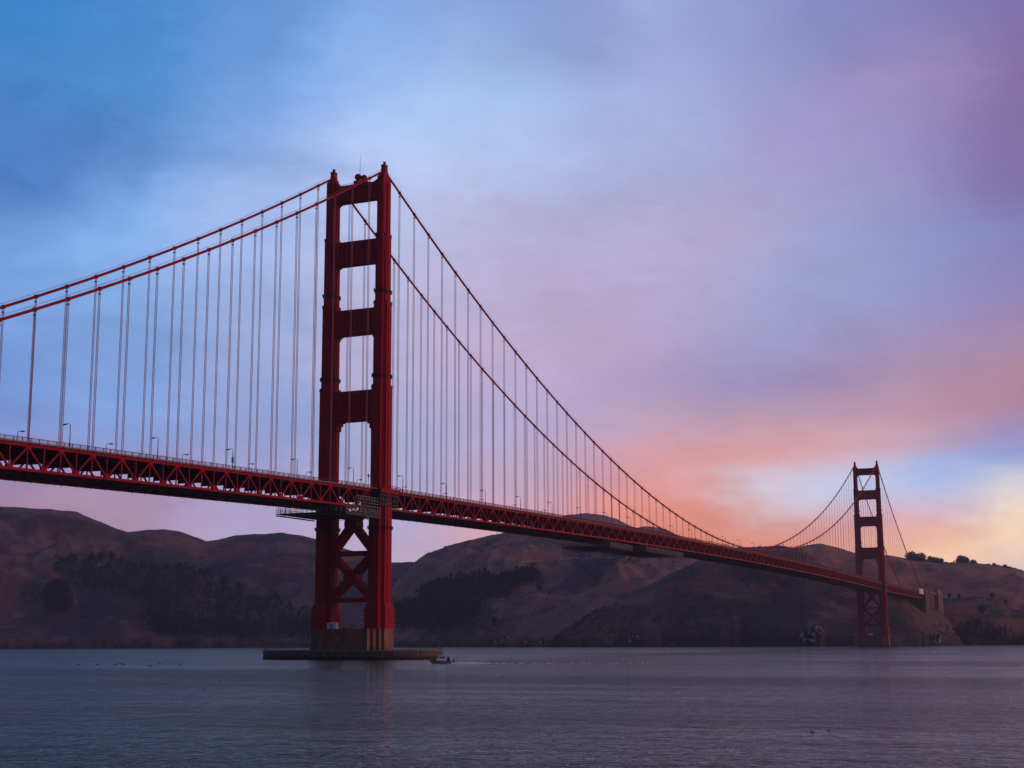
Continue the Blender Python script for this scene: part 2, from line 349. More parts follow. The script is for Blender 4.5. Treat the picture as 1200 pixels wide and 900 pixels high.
# ------------------------------------------------------------------ water
wb = MB()
wb.add([(-1500,-2600,0),(5500,-2600,0),(5500,4700,0),(-1500,4700,0)], [(0,1,2,3)])
wm, t, b = material('sea_water', .09, .5)
b.inputs['Base Color'].default_value = (.058, .066, .036, 1); b.inputs['IOR'].default_value = 1.33
oc = t.node('ShaderNodeTexCoord').outputs['Object']
ocr = t.mapping(oc, (1, .62, 1), (0, 0, rad(-35)))
slick = t.mapr(t.noise(t.mapping(oc, (1, .16, 1), (0, 0, rad(66))), .012, 5, .6, 2.0, .6), .40, .62, .70, 1.0)
film = t.mapr(t.noise(t.mapping(oc, (1, .10, 1), (0, 0, rad(64)), (13, 5, 0)), .016, 4, .6, 2.0, .8), .63, .68, 1.0, .22)
slick = t.math('MULTIPLY', slick, film)
gust = t.mapr(t.noise(t.mapping(oc, (1, .22, 1), (0, 0, rad(58)), (3, 41, 0)), .010, 5, .6, 2.1, .8), .36, .66, .45, 1.45)
def height(vec):
    h1 = t.noise(vec, .22, 2, .5); h2 = t.noise(t.mapping(vec, rot=(0, 0, .5)), 1.0, 3, .55, 2.0, .3); h3 = t.noise(vec, 3.2, 2, .6)
    h0 = t.noise(t.mapping(vec, rot=(0, 0, -.4)), .055, 3, .55)
    sm = t.math('ADD', t.math('MULTIPLY', h2, .76), t.math('MULTIPLY', h3, .11))
    return t.math('ADD', t.math('MULTIPLY', h0, 2.6), t.math('ADD', t.math('MULTIPLY', h1, 1.1), t.math('MULTIPLY', sm, gust)))
ha = height(ocr); d_ = .03
va = t.node('ShaderNodeVectorMath', operation='ADD'); t.put(va.inputs[0], oc); va.inputs[1].default_value = (d_, 0, 0)
vb = t.node('ShaderNodeVectorMath', operation='ADD'); t.put(vb.inputs[0], oc); vb.inputs[1].default_value = (0, d_, 0)
hb = height(t.mapping(va.outputs[0], (1, .62, 1), (0, 0, rad(-35)))); hc = height(t.mapping(vb.outputs[0], (1, .62, 1), (0, 0, rad(-35))))
cn = t.node('ShaderNodeCombineXYZ')
t.put(cn.inputs[0], t.math('MULTIPLY', t.math('MULTIPLY', t.math('SUBTRACT', ha, hb), 1/d_), slick))
t.put(cn.inputs[1], t.math('MULTIPLY', t.math('MULTIPLY', t.math('SUBTRACT', ha, hc), 1/d_), slick)); cn.inputs[2].default_value = 1
nn_ = t.node('ShaderNodeVectorMath', operation='NORMALIZE'); t.l.new(cn.outputs[0], nn_.inputs[0]); t.l.new(nn_.outputs[0], b.inputs['Normal'])
tag(wb.build('water', wm), 'dull mauve grey strait water with fine ripples', None, None, 'structure')

# ------------------------------------------------------------------ hills
def interp(L, u):
    if u <= L[0][0]: return L[0][1:]
    for a, c in zip(L, L[1:]):
        if u <= c[0]:
            k = (u-a[0])/(c[0]-a[0]); return tuple(p+(q-p)*k for p, q in zip(a[1:], c[1:]))
    return L[-1][1:]
HILLS = []
def hill(label, crest, foot, mat, nu=300, nt=64, amp=34, wl=420, p=.85, back=700, seed=0, cliff=14):
    """crest: (bearing u, v, distance) along the skyline of one ridge; foot: (bearing u, distance) where it meets the water or the next valley"""
    u0, u1 = crest[0][0], crest[-1][0]
    vs, fs = [], []
    nb = 8
    for i in range(nu+1):
        u = u0+(u1-u0)*i/nu
        v, D = interp(crest, u); Df = interp(foot, u)[0]; bay = noise.fractal(Vector((u*.03, seed*2.3, 8.8)), .9, 2.1, 4)
        C = at(u, v, D); base = at(u, 752, Df); base.z = -3
        Ln = math.hypot(C.x-base.x, C.y-base.y); slant = .9*noise.noise(Vector((u/160, seed+.5, 4.4)))
        jag = noise.fractal(Vector((u*.05, seed*7.3, 0)), .8, 2.1, 3)
        for j in range(nt+1):
            k = j/nt
            q = base.lerp(C, k); q += (C-base).normalized()*(26*bay*(1-k)**8)
            z = -3+(C.z+3)*(k**p)
            env = math.sin(math.pi*min(1, k*1.02))**.8 if k < .98 else 0
            env = max(0, env)
            # gullies and spurs run down the slope
            n = noise.fractal(Vector((q.x/wl, q.y/wl, seed*3.1)), .8, 2.0, 5)
            wv = noise.noise(Vector((q.x/900, q.y/900, seed+5.5)))
            w2 = noise.fractal(Vector((q.x/260, q.y/260, seed+9.1)), .9, 2.0, 3)
            al = u*D/FPX+slant*k*Ln; dn = k*Ln
            g = 1-abs(noise.noise(Vector((al/120+1.3*wv+.8*w2, dn/170+.6*w2, seed+2.2))))*2
            g2 = 1-abs(noise.noise(Vector((al/55+1.2*wv+1.0*w2, dn/75+.8*wv, seed+7.7))))*2
            sc = min(1, C.z/120)
            rg = noise.ridged_multi_fractal(Vector((q.x/(wl*1.15)+.35*w2, q.y/(wl*1.15)+.35*wv, seed*1.7)), .9, 2.1, 5, 1.0, 2.0)
            z += env*sc*(amp*(n*.8)+amp*.62*(rg-1.1)+amp*.26*g+amp*.10*g2)
            if k > 0: z += cliff*min(1, k*22)*math.exp(-k*7)*(.8+.7*noise.noise(Vector((q.x/70, q.y/70, seed+1))))
            # never above the sight line of the ridge: the crest stays the skyline
            dq = math.hypot(q.x-CAM.x, q.y-CAM.y)
            lim = CAM.z+(C.z-CAM.z)*dq/D-1.0*(1-k)*sc
            if k < 1: z = min(z, lim-(1-k)*amp*.25)
            z += 1.4*jag*k**10
            vs.append((q.x, q.y, z))
        dirv = Vector((C.x-CAM.x, C.y-CAM.y, 0)).normalized()
        for j in range(1, nb+1):
            k = j/nb; q = C+dirv*(back*k)
            vs.append((q.x, q.y, (C.z+1.4*jag)*(1-k)**1.3-3*k-6*min(1, k*3)))
    row = nt+1+nb
    for i in range(nu):
        for j in range(row-1):
            a = i*row+j; fs.append((a, a+row, a+row+1, a+1))
    mb = MB(); mb.v = vs; mb.f = fs
    o = mb.build('hill', mat, smooth=True); tag(o, label, None, None, 'structure'); HILLS.append((vs, fs)); return o
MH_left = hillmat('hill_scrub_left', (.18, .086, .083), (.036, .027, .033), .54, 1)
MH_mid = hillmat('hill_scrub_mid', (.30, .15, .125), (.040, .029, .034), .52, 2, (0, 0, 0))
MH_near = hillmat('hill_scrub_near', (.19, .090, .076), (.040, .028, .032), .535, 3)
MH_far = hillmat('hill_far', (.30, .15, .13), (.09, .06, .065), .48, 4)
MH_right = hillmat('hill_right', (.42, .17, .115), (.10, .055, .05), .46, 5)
MH_low = hillmat('hill_low', (.26, .105, .072), (.028, .024, .025), .56, 6)
hill('pale far hills above the bridge deck', [(520,640,4600),(600,625,4600),(640,611,4600),(666,603,4600),(687,601.3,4600),(707,603.3,4600),(723,608,4600),(739,616.7,4700),(747,618.7,4800),(755,616.7,4800),(767,617.3,4800),(780,620,4800),(793,626.7,4800),(800,630.7,4800),(860,650,4800)], [(520,3600),(860,3700)], MH_far, 160, 30, 30, 500, seed=11)
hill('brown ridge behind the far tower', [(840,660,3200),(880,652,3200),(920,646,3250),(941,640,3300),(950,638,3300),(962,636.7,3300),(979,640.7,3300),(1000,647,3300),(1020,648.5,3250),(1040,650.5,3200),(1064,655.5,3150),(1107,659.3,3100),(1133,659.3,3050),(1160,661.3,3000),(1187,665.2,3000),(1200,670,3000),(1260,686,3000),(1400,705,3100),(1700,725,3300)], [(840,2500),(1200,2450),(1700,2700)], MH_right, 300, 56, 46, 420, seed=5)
hill('broad scrub hillside on the left skyline', [(-620,640,2900),(-400,610,3000),(-200,592,3100),(-60,593,3100),(0,594,3100),(30,595,3100),(60,597,3100),(90,600,3150),(110,608,3200),(135,619,3300),(150,623,3350),(170,621.5,3400),(190,620,3400),(210,622.5,3400),(228,629,3400),(242,634.5,3350),(257,632,3300),(275,627.5,3250),(300,626,3200),(330,624.5,3200),(355,628,3200),(372,632,3200),(400,642,3150),(430,650,3100),(458,659,3050),(480,658,3000),(520,664,2950),(600,690,2900),(700,720,2800)], [(-620,2500),(0,2450),(400,2450),(700,2400)], MH_left, 460, 72, 55, 460, seed=1)
hill('lower wooded spur in front of the left skyline', [(-300,735,2500),(-100,722,2550),(0,708,2600),(60,690,2650),(100,672,2680),(140,653,2700),(165,645.5,2720),(180,643.5,2720),(200,648.5,2720),(230,665,2700),(260,681,2660),(295,695,2620),(330,712,2580),(372,728,2520),(450,748,2450)], [(-300,2400),(450,2380)], MH_left, 300, 44, 22, 260, seed=2, back=400)
hill('large bare hill behind the middle of the bridge', [(380,745,2450),(440,716,2550),(465,680,2700),(480,663,2750),(500,648.5,2800),(515,643,2800),(530,638.5,2800),(550,632.5,2800),(575,627.5,2800),(600,623,2800),(625,620,2800),(700,624,2750),(740,629,2700),(800,636,2650),(850,646,2600),(920,672,2500),(1000,705,2400)], [(380,2300),(600,2180),(800,2080),(1000,2100)], MH_mid, 420, 72, 44, 380, seed=3)
hill('steep dark bluff behind the far tower', [(640,752,2080),(700,715,2120),(780,675,2200),(830,652,2250),(860,643,2280),(876,640.8,2280),(900,640,2280),(920,639.7,2280),(934,641,2280),(942,645.5,2270),(962,661,2260),(980,668.5,2270),(1000,675,2280),(1030,685,2300),(1060,693,2330),(1085,704,2350),(1100,714,2340),(1112,728,2300),(1122,744,2240),(1130,757,2200)], [(640,2040),(850,1985),(950,1960),(1040,1960),(1085,2040),(1130,2150)], MH_near, 420, 64, 26, 260, p=.72, seed=4, back=500, cliff=18)
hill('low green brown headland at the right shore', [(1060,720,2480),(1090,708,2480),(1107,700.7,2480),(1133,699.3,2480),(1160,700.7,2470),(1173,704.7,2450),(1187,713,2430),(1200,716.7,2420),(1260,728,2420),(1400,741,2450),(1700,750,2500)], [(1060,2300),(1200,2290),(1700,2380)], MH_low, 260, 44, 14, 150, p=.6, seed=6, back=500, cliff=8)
allv, allf = [], []
for vs_, fs_ in HILLS:
    o_ = len(allv); allv += vs_; allf += [tuple(i+o_ for i in f) for f in fs_]
BVH = BVHTree.FromPolygons(allv, allf)
def ground(u, v):
    h = BVH.ray_cast(CAM, ray(u, v).normalized()); return h[0]
MH_mid.node_tree.nodes['scar_centre'].inputs[1].default_value = ground(717, 690)
def ground_z(x, y):
    h = BVH.ray_cast(Vector((x, y, 900)), Vector((0,0,-1))); return h[0].z if h[0] else 0

# ------------------------------------------------------------------ haze
hz = MB(); hz.box(-1600, 5600, -2700, 4800, -7, 480)
hm = bpy.data.materials.new('haze'); hm.use_nodes = True; hm.node_tree.nodes.clear()
ht = NT(hm.node_tree); pv = ht.node('ShaderNodeVolumePrincipled'); pv.inputs['Color'].default_value = (.90, .86, .92, 1)
pv.inputs['Density'].default_value = HAZE; pv.inputs['Anisotropy'].default_value = .2
ho = ht.node('ShaderNodeOutputMaterial'); ht.l.new(pv.outputs[0], ho.inputs['Volume'])
tag(hz.build('haze', hm), 'thin mauve dawn haze over the strait', None, None, 'stuff')

# ------------------------------------------------------------------ the bridge
L, H, PANEL = 1280.16, 13.72, 15.24
X_S = -13.94-PANEL*21.5                                  # south end of the side span built here (outside the frame)
X_N = L+13.94+PANEL*21.5
def ztop(x):
    if x < 0: return 74.7+.0275*x
    if x > L: return 76.2-.006*(x-L)
    k = x/L; return 74.7+6*4*k*(1-k)+1.5*k
def zcab(x):
    if x < 0: s = -x; return 226-.571*s+3.05e-4*s*s
    if x > L: s = x-L; return 226-.571*s+3.5e-4*s*s
    k = x/L; return 226-(226-84.4)*4*k*(1-k)
DEP = 7.7
bridge = empty('suspension_bridge')
tag(bridge, 'long red suspension bridge with two towers crossing the strait', 'bridge')

def cruci(a1, b1, a2, b2, c=.55):
    """plan of a leg: long arm a1 x b1 and cross arm a2 x b2 with small stepped inner corners"""
    A, B, A2, B2 = a1/2, b1/2, a2/2, b2/2
    q = [(A, B), (A2+c, B), (A2+c, B+c), (A2, B+c), (A2, B2)]
    if B2 <= B+c+.05: q = [(A, B)]
    out = []
    out += q
    out += [(-x, y) for x, y in q[::-1]]
    out += [(-x, -y) for x, y in q]
    out += [(x, -y) for x, y in q[::-1]]
    return out
TIERS = [  # z0, z1, section
    (24.8, 70.0, (11.6, 5.0, 6.4, 8.4)),
    (70.0, 123.2, (10.6, 4.5, 5.6, 7.7)),
    (123.2, 162.6, (9.3, 4.1, 4.7, 6.9)),
    (162.6, 195.0, (8.5, 3.6, 4.2, 5.6)),
    (195.0, 222.0, (7.5, 3.2, 3.6, 4.4))]
def legmesh(zp):
    m = MB()
    base = cruci(14.2, 6.6, 8.6, 10.6); up = cruci(11.9, 5.2, 6.6, 8.6)
    m.prism(base, zp, 22.2); m.prism(base, 22.2, 24.8, up)
    for z0, z1, sec in TIERS:
        m.prism(cruci(*sec), z0, z1)
        a1, b1, a2, b2 = sec
        # ledge at the head of each tier and raised pilaster strips on the faces
        big = (a1+.35, b1+.35, a2+.35, b2+.35)
        if z1 < 220 and z1 != 70.0: m.prism(cruci(*big), z1-1.2, z1+.003)
        for sgn in (-1, 1):
            m.box(min(sgn*(a1/2-.01), sgn*(a1/2+.28)), max(sgn*(a1/2-.01), sgn*(a1/2+.28)), -b1*.18, b1*.18, z0+.01, z1-1.6)
            m.box(-a2*.16, a2*.16, min(sgn*(b2/2-.01), sgn*(b2/2+.25)), max(sgn*(b2/2-.01), sgn*(b2/2+.25)), z0+.02, z1-1.7)
            for q in (-1, 1):
                xx = q*(a1/2+a2/2)/2
                m.box(xx-.35, xx+.35, min(sgn*(b1/2-.01), sgn*(b1/2+.22)), max(sgn*(b1/2-.01), sgn*(b1/2+.22)), z0+.03, z1-1.8)
    return m
def platform_mesh(sec, z):
    m = MB(); e = cruci(*[q+.9 for q in sec]); n = len(e)
    m.prism(e, z, z+.4)
    for i in range(n):
        p_, q_ = e[i], e[(i+1) % n]
        for zz in (.75, 1.05, 1.35): m.bar((*p_, z+zz), (*q_, z+zz), .12, .12)
        L_ = math.hypot(q_[0]-p_[0], q_[1]-p_[1]); k_ = max(1, int(L_/.9))
        for j in range(k_): m.bar((p_[0]+(q_[0]-p_[0])*j/k_, p_[1]+(q_[1]-p_[1])*j/k_, z+.4), (p_[0]+(q_[0]-p_[0])*j/k_, p_[1]+(q_[1]-p_[1])*j/k_, z+1.4), .12, .12)
    return m
def strut_outline(z0, z1, yl, rt, rtz, rb, top_sag=0):
    """beam between the legs: corbels of radius rt hang into the opening below, small fillets rb rise into the one above"""
    pts = []
    # lower edge from left: corbel foot, stepped quarter arc, level soffit
    L0 = [(-yl, z0-rtz)]
    n = 6
    for i in range(n+1):
        a = rad(180-90*i/n)
        y = -yl+rt+rt*math.cos(a)*1.0; z = z0-rtz+rtz*math.sin(a)
        if i: L0.append((y, L0[-1][1]+ (z-L0[-1][1])*.2))
        L0.append((y, z))
    low = L0+[(-y, z) for y, z in L0[::-1]]
    # upper edge from right to left
    up = [(yl, z1+rb)]
    for i in range(1, 6):
        a = rad(90*i/5); up.append((yl-rb+rb*math.cos(a)*1.0 if False else yl-rb*math.sin(a), z1+rb-rb*math.sin(a)*1.0 if False else z1+rb*(1-math.sin(a))))
    up2 = []
    for i in range(6):
        a = rad(90*i/5); up2.append((yl-rb*(1-math.cos(a)) , z1+rb*(1-math.sin(a))))
    up = up2
    return low+up+[(-y, z) for y, z in up[::-1]]
def tower(x0, label, zp):
    t = empty('tower', (x0, 0, 0), 0, bridge); tag(t, label)
    lm = legmesh(zp)
    leg = lm.build('leg', M['red'], t, (0, -H, 0)); fixnormals(leg)
    leg2 = leg.copy(); COL.objects.link(leg2); leg2.location = (0, H, 0); leg2.parent = t
    # portal struts
    for (z0, z1, sec, rt, rtz, rb, th) in ((107.5, 121.5, TIERS[2][2], 4.2, 14.5, 1.6, 5.0), (148.0, 160.0, TIERS[3][2], 3.6, 7.0, 1.8, 4.4),
                                           (181.5, 193.0, TIERS[4][2], 3.2, 5.2, 1.6, 4.0), (212.3, 220.8, TIERS[4][2], 3.2, 4.0, 4.0, 3.6)):
        yl = H-sec[3]/2+.6
        m = MB(); m.slab(strut_outline(z0, z1, yl, rt, rtz, rb), -th/2, th/2)
        fl = yl-3.0; nr = 8
        for sx in (-1, 1):
            xa, xb = sx*(th/2-.01), sx*(th/2+.75)
            lo_, hi_ = min(xa, xb), max(xa, xb)
            m.box(lo_, hi_, -fl-.9, fl+.9, z1-1.5, z1-.5)
            m.box(lo_, hi_, -fl-.9, fl+.9, z0+.4, z0+1.5)
            for i in range(nr):
                y = -fl+2*fl*i/(nr-1); hh_ = .42 if i % 2 else .28
                m.box(lo_, hi_-.02*(i % 2), y-hh_, y+hh_, z0+1.5, z1-1.5)
        fixnormals(m.build('portal_strut', M['red'], t))
    # bracing below the roadway
    yb = H-8.4/2+.4
    def brace(y0, z0, y1, z1, name='cross_brace', w=2.3):
        m = MB()
        for sx in (-1, 1): m.bar((sx*2.6, y0, z0), (sx*2.6, y1, z1), 1.2, w, (0, 0, 1) if abs(z1-z0) > abs(y1-y0)*3 else (0, 0, 1))
        m.bar((0, y0, z0), (0, y1, z1), 4.2, w-.35)
        m.build(name, M['red'], t)
    for za, zb in ((27.3, 45.6), (48.6, 72.0)):
        brace(-yb, za, yb, zb); brace(-yb, zb+.003, yb, za+.003)
        m = MB(); zc = (za+zb)/2; g = 3.1
        m.prism([(-3.35, 0), (3.35, 0)], 0, 0) if False else None
        m.slab([(-g, zc-1.2), (-1.2, zc-g), (1.2, zc-g), (g, zc-1.2), (g, zc+1.2), (1.2, zc+g), (-1.2, zc+g), (-g, zc+1.2)], -3.3, 3.3)
        fixnormals(m.build('gusset_plate', M['red'], t))
    for z in (26.2, 47.0): brace(-yb, z, yb, z, 'cross_strut', 2.0)
    # walkway rings
    for z, sec in ((57.5, TIERS[0][2]), (127.0, TIERS[2][2]), (166.8, TIERS[3][2])):
        for y in (-H, H):
            o = platform_mesh(sec, z).build('platform', M['dark'], t, (0, y, 0))
    # saddle housings and finials
    for y in (-H, H):
        m = MB()
        def q4(x, y): return [(x, y), (-x, y), (-x, -y), (x, -y)]
        for za, zb, pa, pb_ in ((222, 222.7, (3.75, 1.75), (3.4, 1.7)), (222.7, 223.8, (3.4, 1.7), (2.3, 1.45)), (223.8, 225.2, (2.3, 1.45), (1.55, 1.15)), (225.2, 228.0, (1.5, 1.1), (1.3, .98)), (228.0, 228.7, (1.55, 1.15), (1.4, 1.05))):
            m.prism(q4(*pa), za, zb, q4(*pb_))
        fixnormals(m.build('saddle_housing', M['red'], t, (0, y, 0)))
        m = MB(); m.tube([(0,0,228.5),(0,0,229.2),(0,0,229.25),(0,0,230.3)], [.55,.65,.4,.3], 8)
        for a in range(4): m.bar((.7*math.cos(a*1.57), .7*math.sin(a*1.57), 228.2), (.7*math.cos(a*1.57), .7*math.sin(a*1.57), 230.4), .16, .16)
        m.build('beacon_light', M['dark'], t, (0, y, 0))
    return t
t1 = tower(0, 'near tower standing on the wide concrete pier', 13.4)
t2 = tower(L, 'far tower standing by the dark bluff', 13.4)
# maintenance gear on the near tower's top strut
m = MB()
for cx, cy, cz, r in ((0, .4, 224.6, 1.7), (.4, -2.6, 224.0, 1.55)):
    vsx = []
    for i in range(7):
        a = -math.pi/2+math.pi*i/6; vsx.append((cx, cy, cz+r*math.sin(a)))
    m.tube(vsx, [max(.05, r*math.cos(-math.pi/2+math.pi*i/6)) for i in range(7)], 12)
m.box(-1.6, 1.6, -4.2, 2.0, 220.81, 222.6)
m.build('radar_dome', M['red'], t1, smooth=True)
m = MB(); m.tube([(0, -.6, 222), (0, -.6, 235.5)], [.14, .06], 6); m.build('antenna', M['dark'], t1)
m = MB()
for y in np.linspace(2.5, 10.5, 9): m.bar((0, y, 220.8), (0, y, 222.0), .1, .1)
m.bar((0, 2.5, 222.0), (0, 10.5, 222.0), .1, .1); m.build('guard_rail', M['dark'], t1)

# piers
def pier_mesh():
    m = MB(); a, bq = 10.6, 18.6
    def plan(k):
        A, B = a*k, bq+ (k-1)*10
        e = [(A, B-5.0), (A-2.4, B-5.0), (A-2.4, B-3.2), (A-4.6, B-3.2), (A-4.6, B-1.5), (A-6.4, B-1.5), (A-6.4, B)]
        return e+[(-x, y) for x, y in e[::-1]]+[(-x, -y) for x, y in e]+[(x, -y) for x, y in e[::-1]]
    m.prism(plan(1.06), -6, 12.6, plan(1.0)); m.prism(plan(1.02), 12.6, 13.4); return m
for x0, lb in ((0, 'wide brown pier under the near tower'), (L, 'pier under the far tower at the shore')):
    o = fixnormals(pier_mesh().build('pier', M['pier'], bridge, (x0, 0, 0))); tag(o, lb)

# main cables
xs = list(np.linspace(X_S, 0, 45))+list(np.linspace(0, L, 169))[1:]+list(np.linspace(L, X_N, 45))[1:]
NODES_S = [-13.94-PANEL*k for k in range(22)]
NODES_M = [PANEL*k for k in range(1, 84)]
NODES_N = [L+13.94+PANEL*k for k in range(22)]
for y in (-H, H):
    m = MB(); m.tube([(x, y, zcab(x)) for x in xs], .52, 10)
    for x in NODES_S+NODES_M+NODES_N:
        d = .5; s_ = (zcab(x+d)-zcab(x-d))
        m.tube([(x-.55, y, zcab(x)-s_*.55), (x+.55, y, zcab(x)+s_*.55)], .72, 10)
    c = m.build('main_cable', M['red'], bridge, smooth=False)
    r = MB()
    for dy in (-.55, .55): r.tube([(x, y+dy, zcab(x)+1.35) for x in xs], .035, 4, False)
    for x in NODES_S+NODES_M+NODES_N:
        for dy in (-.55, .55): r.bar((x, y+dy, zcab(x)+.3), (x, y+dy, zcab(x)+1.35), .06, .06)
    r.build('hand_rope', M['rope'], c)
# suspenders: two looped ropes, so four strands at each band
def strands(m, x, y):
    za, zb = ztop(x)-.2, zcab(x)
    if zb-za < 2.2: return
    for dx in (-.13, .13):
        for dy in (-.30, .30): m.bar((x+dx, y+dy, za), (x+dx, y+dy, zb-.3), .085, .085, (1, 0, 0))
    m.box(x-.28, x+.28, y-.42, y+.42, zb-2.0, zb-1.6)
sus = []
for y in (-H, H):
    for x in NODES_S+NODES_M+NODES_N:
        ln = zcab(x)-ztop(x)
        if ln > 2.2: sus.append((ln/math.hypot(x-CAM.x, y-CAM.y) if x > -250 else 0, x, y))
sus.sort(reverse=True)
for _, x, y in sus[:100]:
    m = MB(); strands(m, x, y); m.build('suspender', M['rope'], bridge)
m = MB()
for _, x, y in sus[100:]: strands(m, x, y)
tag(m.build('far_suspender_ropes', M['rope'], bridge), None, None, None, 'stuff')

# deck: two side trusses, floor, bracing
def nodelist():
    out = []
    out.append([X_S]+[-13.94-PANEL*k for k in range(21, -1, -1)])
    out.append([PANEL*k for k in range(1, 84)])
    out.append([L+13.94+PANEL*k for k in range(22)]+[X_N])
    return out
SPANS = nodelist()
FULL = [(X_S, -6.0), (6.0, L-6.0), (L+6.0, X_N)]
for y in (-H, H):
    inward = 1 if y < 0 else -1
    for nodes, (xa, xb), spn in zip(SPANS, FULL, ('left side span', 'main span', 'right side span')):
        web = MB(); tc = MB(); bc = MB()
        px = [xa]+[x for x in np.arange(nodes[0], nodes[-1]+.1, PANEL/2)]+[xb]
        px = sorted(set(round(float(x), 3) for x in px if xa <= x <= xb))
        for p, q in zip(px, px[1:]):
            tc.bar((p, y, ztop(p)), (q, y, ztop(q)), .75, 1.0)
            bc.bar((p, y, ztop(p)-DEP), (q, y, ztop(q)-DEP), .75, .9)
        for x in nodes:
            z = ztop(x)
            web.box(x-1.25, x+1.25, y-.45, y+.45, z-1.25, z-.49)          # gusset at the top node
            web.bar((x, y, z-.5), (x, y, z-DEP+.4), .45, .32, (0,1,0))
            for s_ in (-1, 1):
                xm = x+s_*PANEL/2
                if not (xa-.1 <= xm <= xb+.1): continue
                zb = ztop(xm)-DEP
                web.bar((x+s_*.5, y, z-.9), (xm-s_*.5, y, zb+.8), .55, .5, (0,1,0))
                if s_ == 1 or x == nodes[0]:
                    web.box(xm-1.3, xm+1.3, y-.46, y+.46, zb+.44, zb+1.2)
                    web.bar((xm, y, ztop(xm)-.5), (xm, y, zb+.45), .42, .3, (0,1,0))
        st = web.build('side_truss', M['red'], bridge)
        tag(st, ('nearer' if y < 0 else 'farther')+' side truss of the '+spn)
        tc.build('top_chord', M['red'], st); bc.build('bottom_chord', M['red'], st)
    # railing and walkway edge
    rl = MB(); kb = MB(); yo = y-inward*1.3
    for nodes, (xa, xb) in zip(SPANS, [(X_S, 0), (0, L), (L, X_N)]):
        st_ = PANEL/4; px = list(np.arange(xa, xb, st_))+[xb]
        for p, q in zip(px, px[1:]):
            for zz, hh_ in ((2.15, .16), (1.0, .1)):
                rl.bar((p, yo, ztop(p)+zz), (q, yo, ztop(q)+zz), .16, hh_)
            rl.bar((p, yo, ztop(p)+.55), (p, yo, ztop(p)+2.2), .26, .26, (0,1,0))
            n_ = 6 if p < 500 else 3
            for i in range(1, n_):
                xx = p+(q-p)*i/n_; rl.bar((xx, yo, ztop(xx)+1.0), (xx, yo, ztop(xx)+2.15), .1, .1, (0,1,0))
            kb.bar((p, yo, ztop(p)+.86), (q, yo, ztop(q)+.86), .5, .26)
            kb.bar((p, y+inward*1.2, ztop(p)+.62), (q, y+inward*1.2, ztop(q)+.62), 4.4, .2)
            rl.bar((p, yo, ztop(p)+.62), (p, y, ztop(p)+.3), .2, .3)
    r_ = rl.build('railing', M['red'], bridge)
    kb.build('walkway', M['kerb'], bridge)
rd = MB(); fb = MB(); lb = MB()
for nodes, (xa, xb) in zip(SPANS, [(X_S, 0), (0, L), (L, X_N)]):
    px = list(np.arange(xa, xb, PANEL))+[xb]
    for p, q in zip(px, px[1:]):
        rd.bar((p, 0, ztop(p)+.35), (q, 0, ztop(q)+.35), 20.4, .5)
        for yy in (-9.0, -6, -3, 0, 3, 6, 9.0): fb.bar((p, yy, ztop(p)-.4), (q, yy, ztop(q)-.4), .35, .98)
    for x in np.arange(nodes[0], nodes[-1]+1, PANEL/2):
        major = (round((x-nodes[0])/(PANEL/2)) % 2 == 0)
        zt_ = ztop(x)
        fb.box(x-.3, x+.3, -H+.4, H-.4, zt_-(3.0 if major else 2.3), zt_-.9)
        lb.box(x-.45, x+.45, -H+.4, H-.4, zt_-DEP-.45, zt_-DEP+.42)
        xm = x+PANEL/2
        if xm < nodes[-1]+1:
            zb = ztop(xm)-DEP
            for s_ in (-1, 1):
                lb.bar((x, s_*(H-.4), zt_-DEP-.1), (xm, 0, zb-.1), .45, .5); lb.bar((x, 0, zt_-DEP-.2), (xm, s_*(H-.4), zb-.2), .45, .5)
            for yy in (-7.0, 0.0, 7.0): lb.bar((x, yy, zt_-DEP-.62), (xm, yy, zb-.62), .3, .34)
        for yy in (-11.8, 11.8): lb.bar((x, yy, zt_-DEP-.45), (x, yy, zt_-DEP-1.3), .12, .12, (0,1,0))
rd.build('roadway', M['asphalt'], bridge)
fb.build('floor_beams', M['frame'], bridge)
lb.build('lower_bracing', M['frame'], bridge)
# collar where the deck passes round each tower leg
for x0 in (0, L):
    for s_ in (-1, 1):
        m = MB(); z = ztop(x0)
        for yy0, yy1 in ((s_*17.6, s_*19.2),):
            m.box(x0-9, x0+9, min(yy0, yy1), max(yy0, yy1), z+.4, z+.75)
            for xx in np.linspace(x0-8.8, x0+8.8, 8): m.box(xx-.12, xx+.12, s_*19.05-.1, s_*19.05+.1, z+.75, z+2.2)
            m.box(x0-8.9, x0+8.9, s_*19.05-.07, s_*19.05+.07, z+2.1, z+2.3)
        for xe in (-8.6, 8.6):
            m.box(x0+xe-.4, x0+xe+.4, min(s_*13.2, s_*19.0), max(s_*13.2, s_*19.0), z-1.0, z+.4)
        m.box(x0-9, x0+9, s_*18.6-.3, s_*18.6+.3, z-1.2, z+.4)
        m.build('tower_walkway', M['red'], bridge)
        m = MB()  # dark bars and panels added to stand in for shade on the leg below the walkway
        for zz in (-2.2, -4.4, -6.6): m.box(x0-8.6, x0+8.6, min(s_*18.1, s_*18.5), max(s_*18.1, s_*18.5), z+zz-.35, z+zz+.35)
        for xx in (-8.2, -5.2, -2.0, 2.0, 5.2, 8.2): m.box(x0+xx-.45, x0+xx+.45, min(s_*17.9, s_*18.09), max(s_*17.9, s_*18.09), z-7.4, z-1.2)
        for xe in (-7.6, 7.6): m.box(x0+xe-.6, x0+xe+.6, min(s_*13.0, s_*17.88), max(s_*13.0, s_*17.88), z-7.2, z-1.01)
        m.build('shade_frame', M['dark'], bridge)

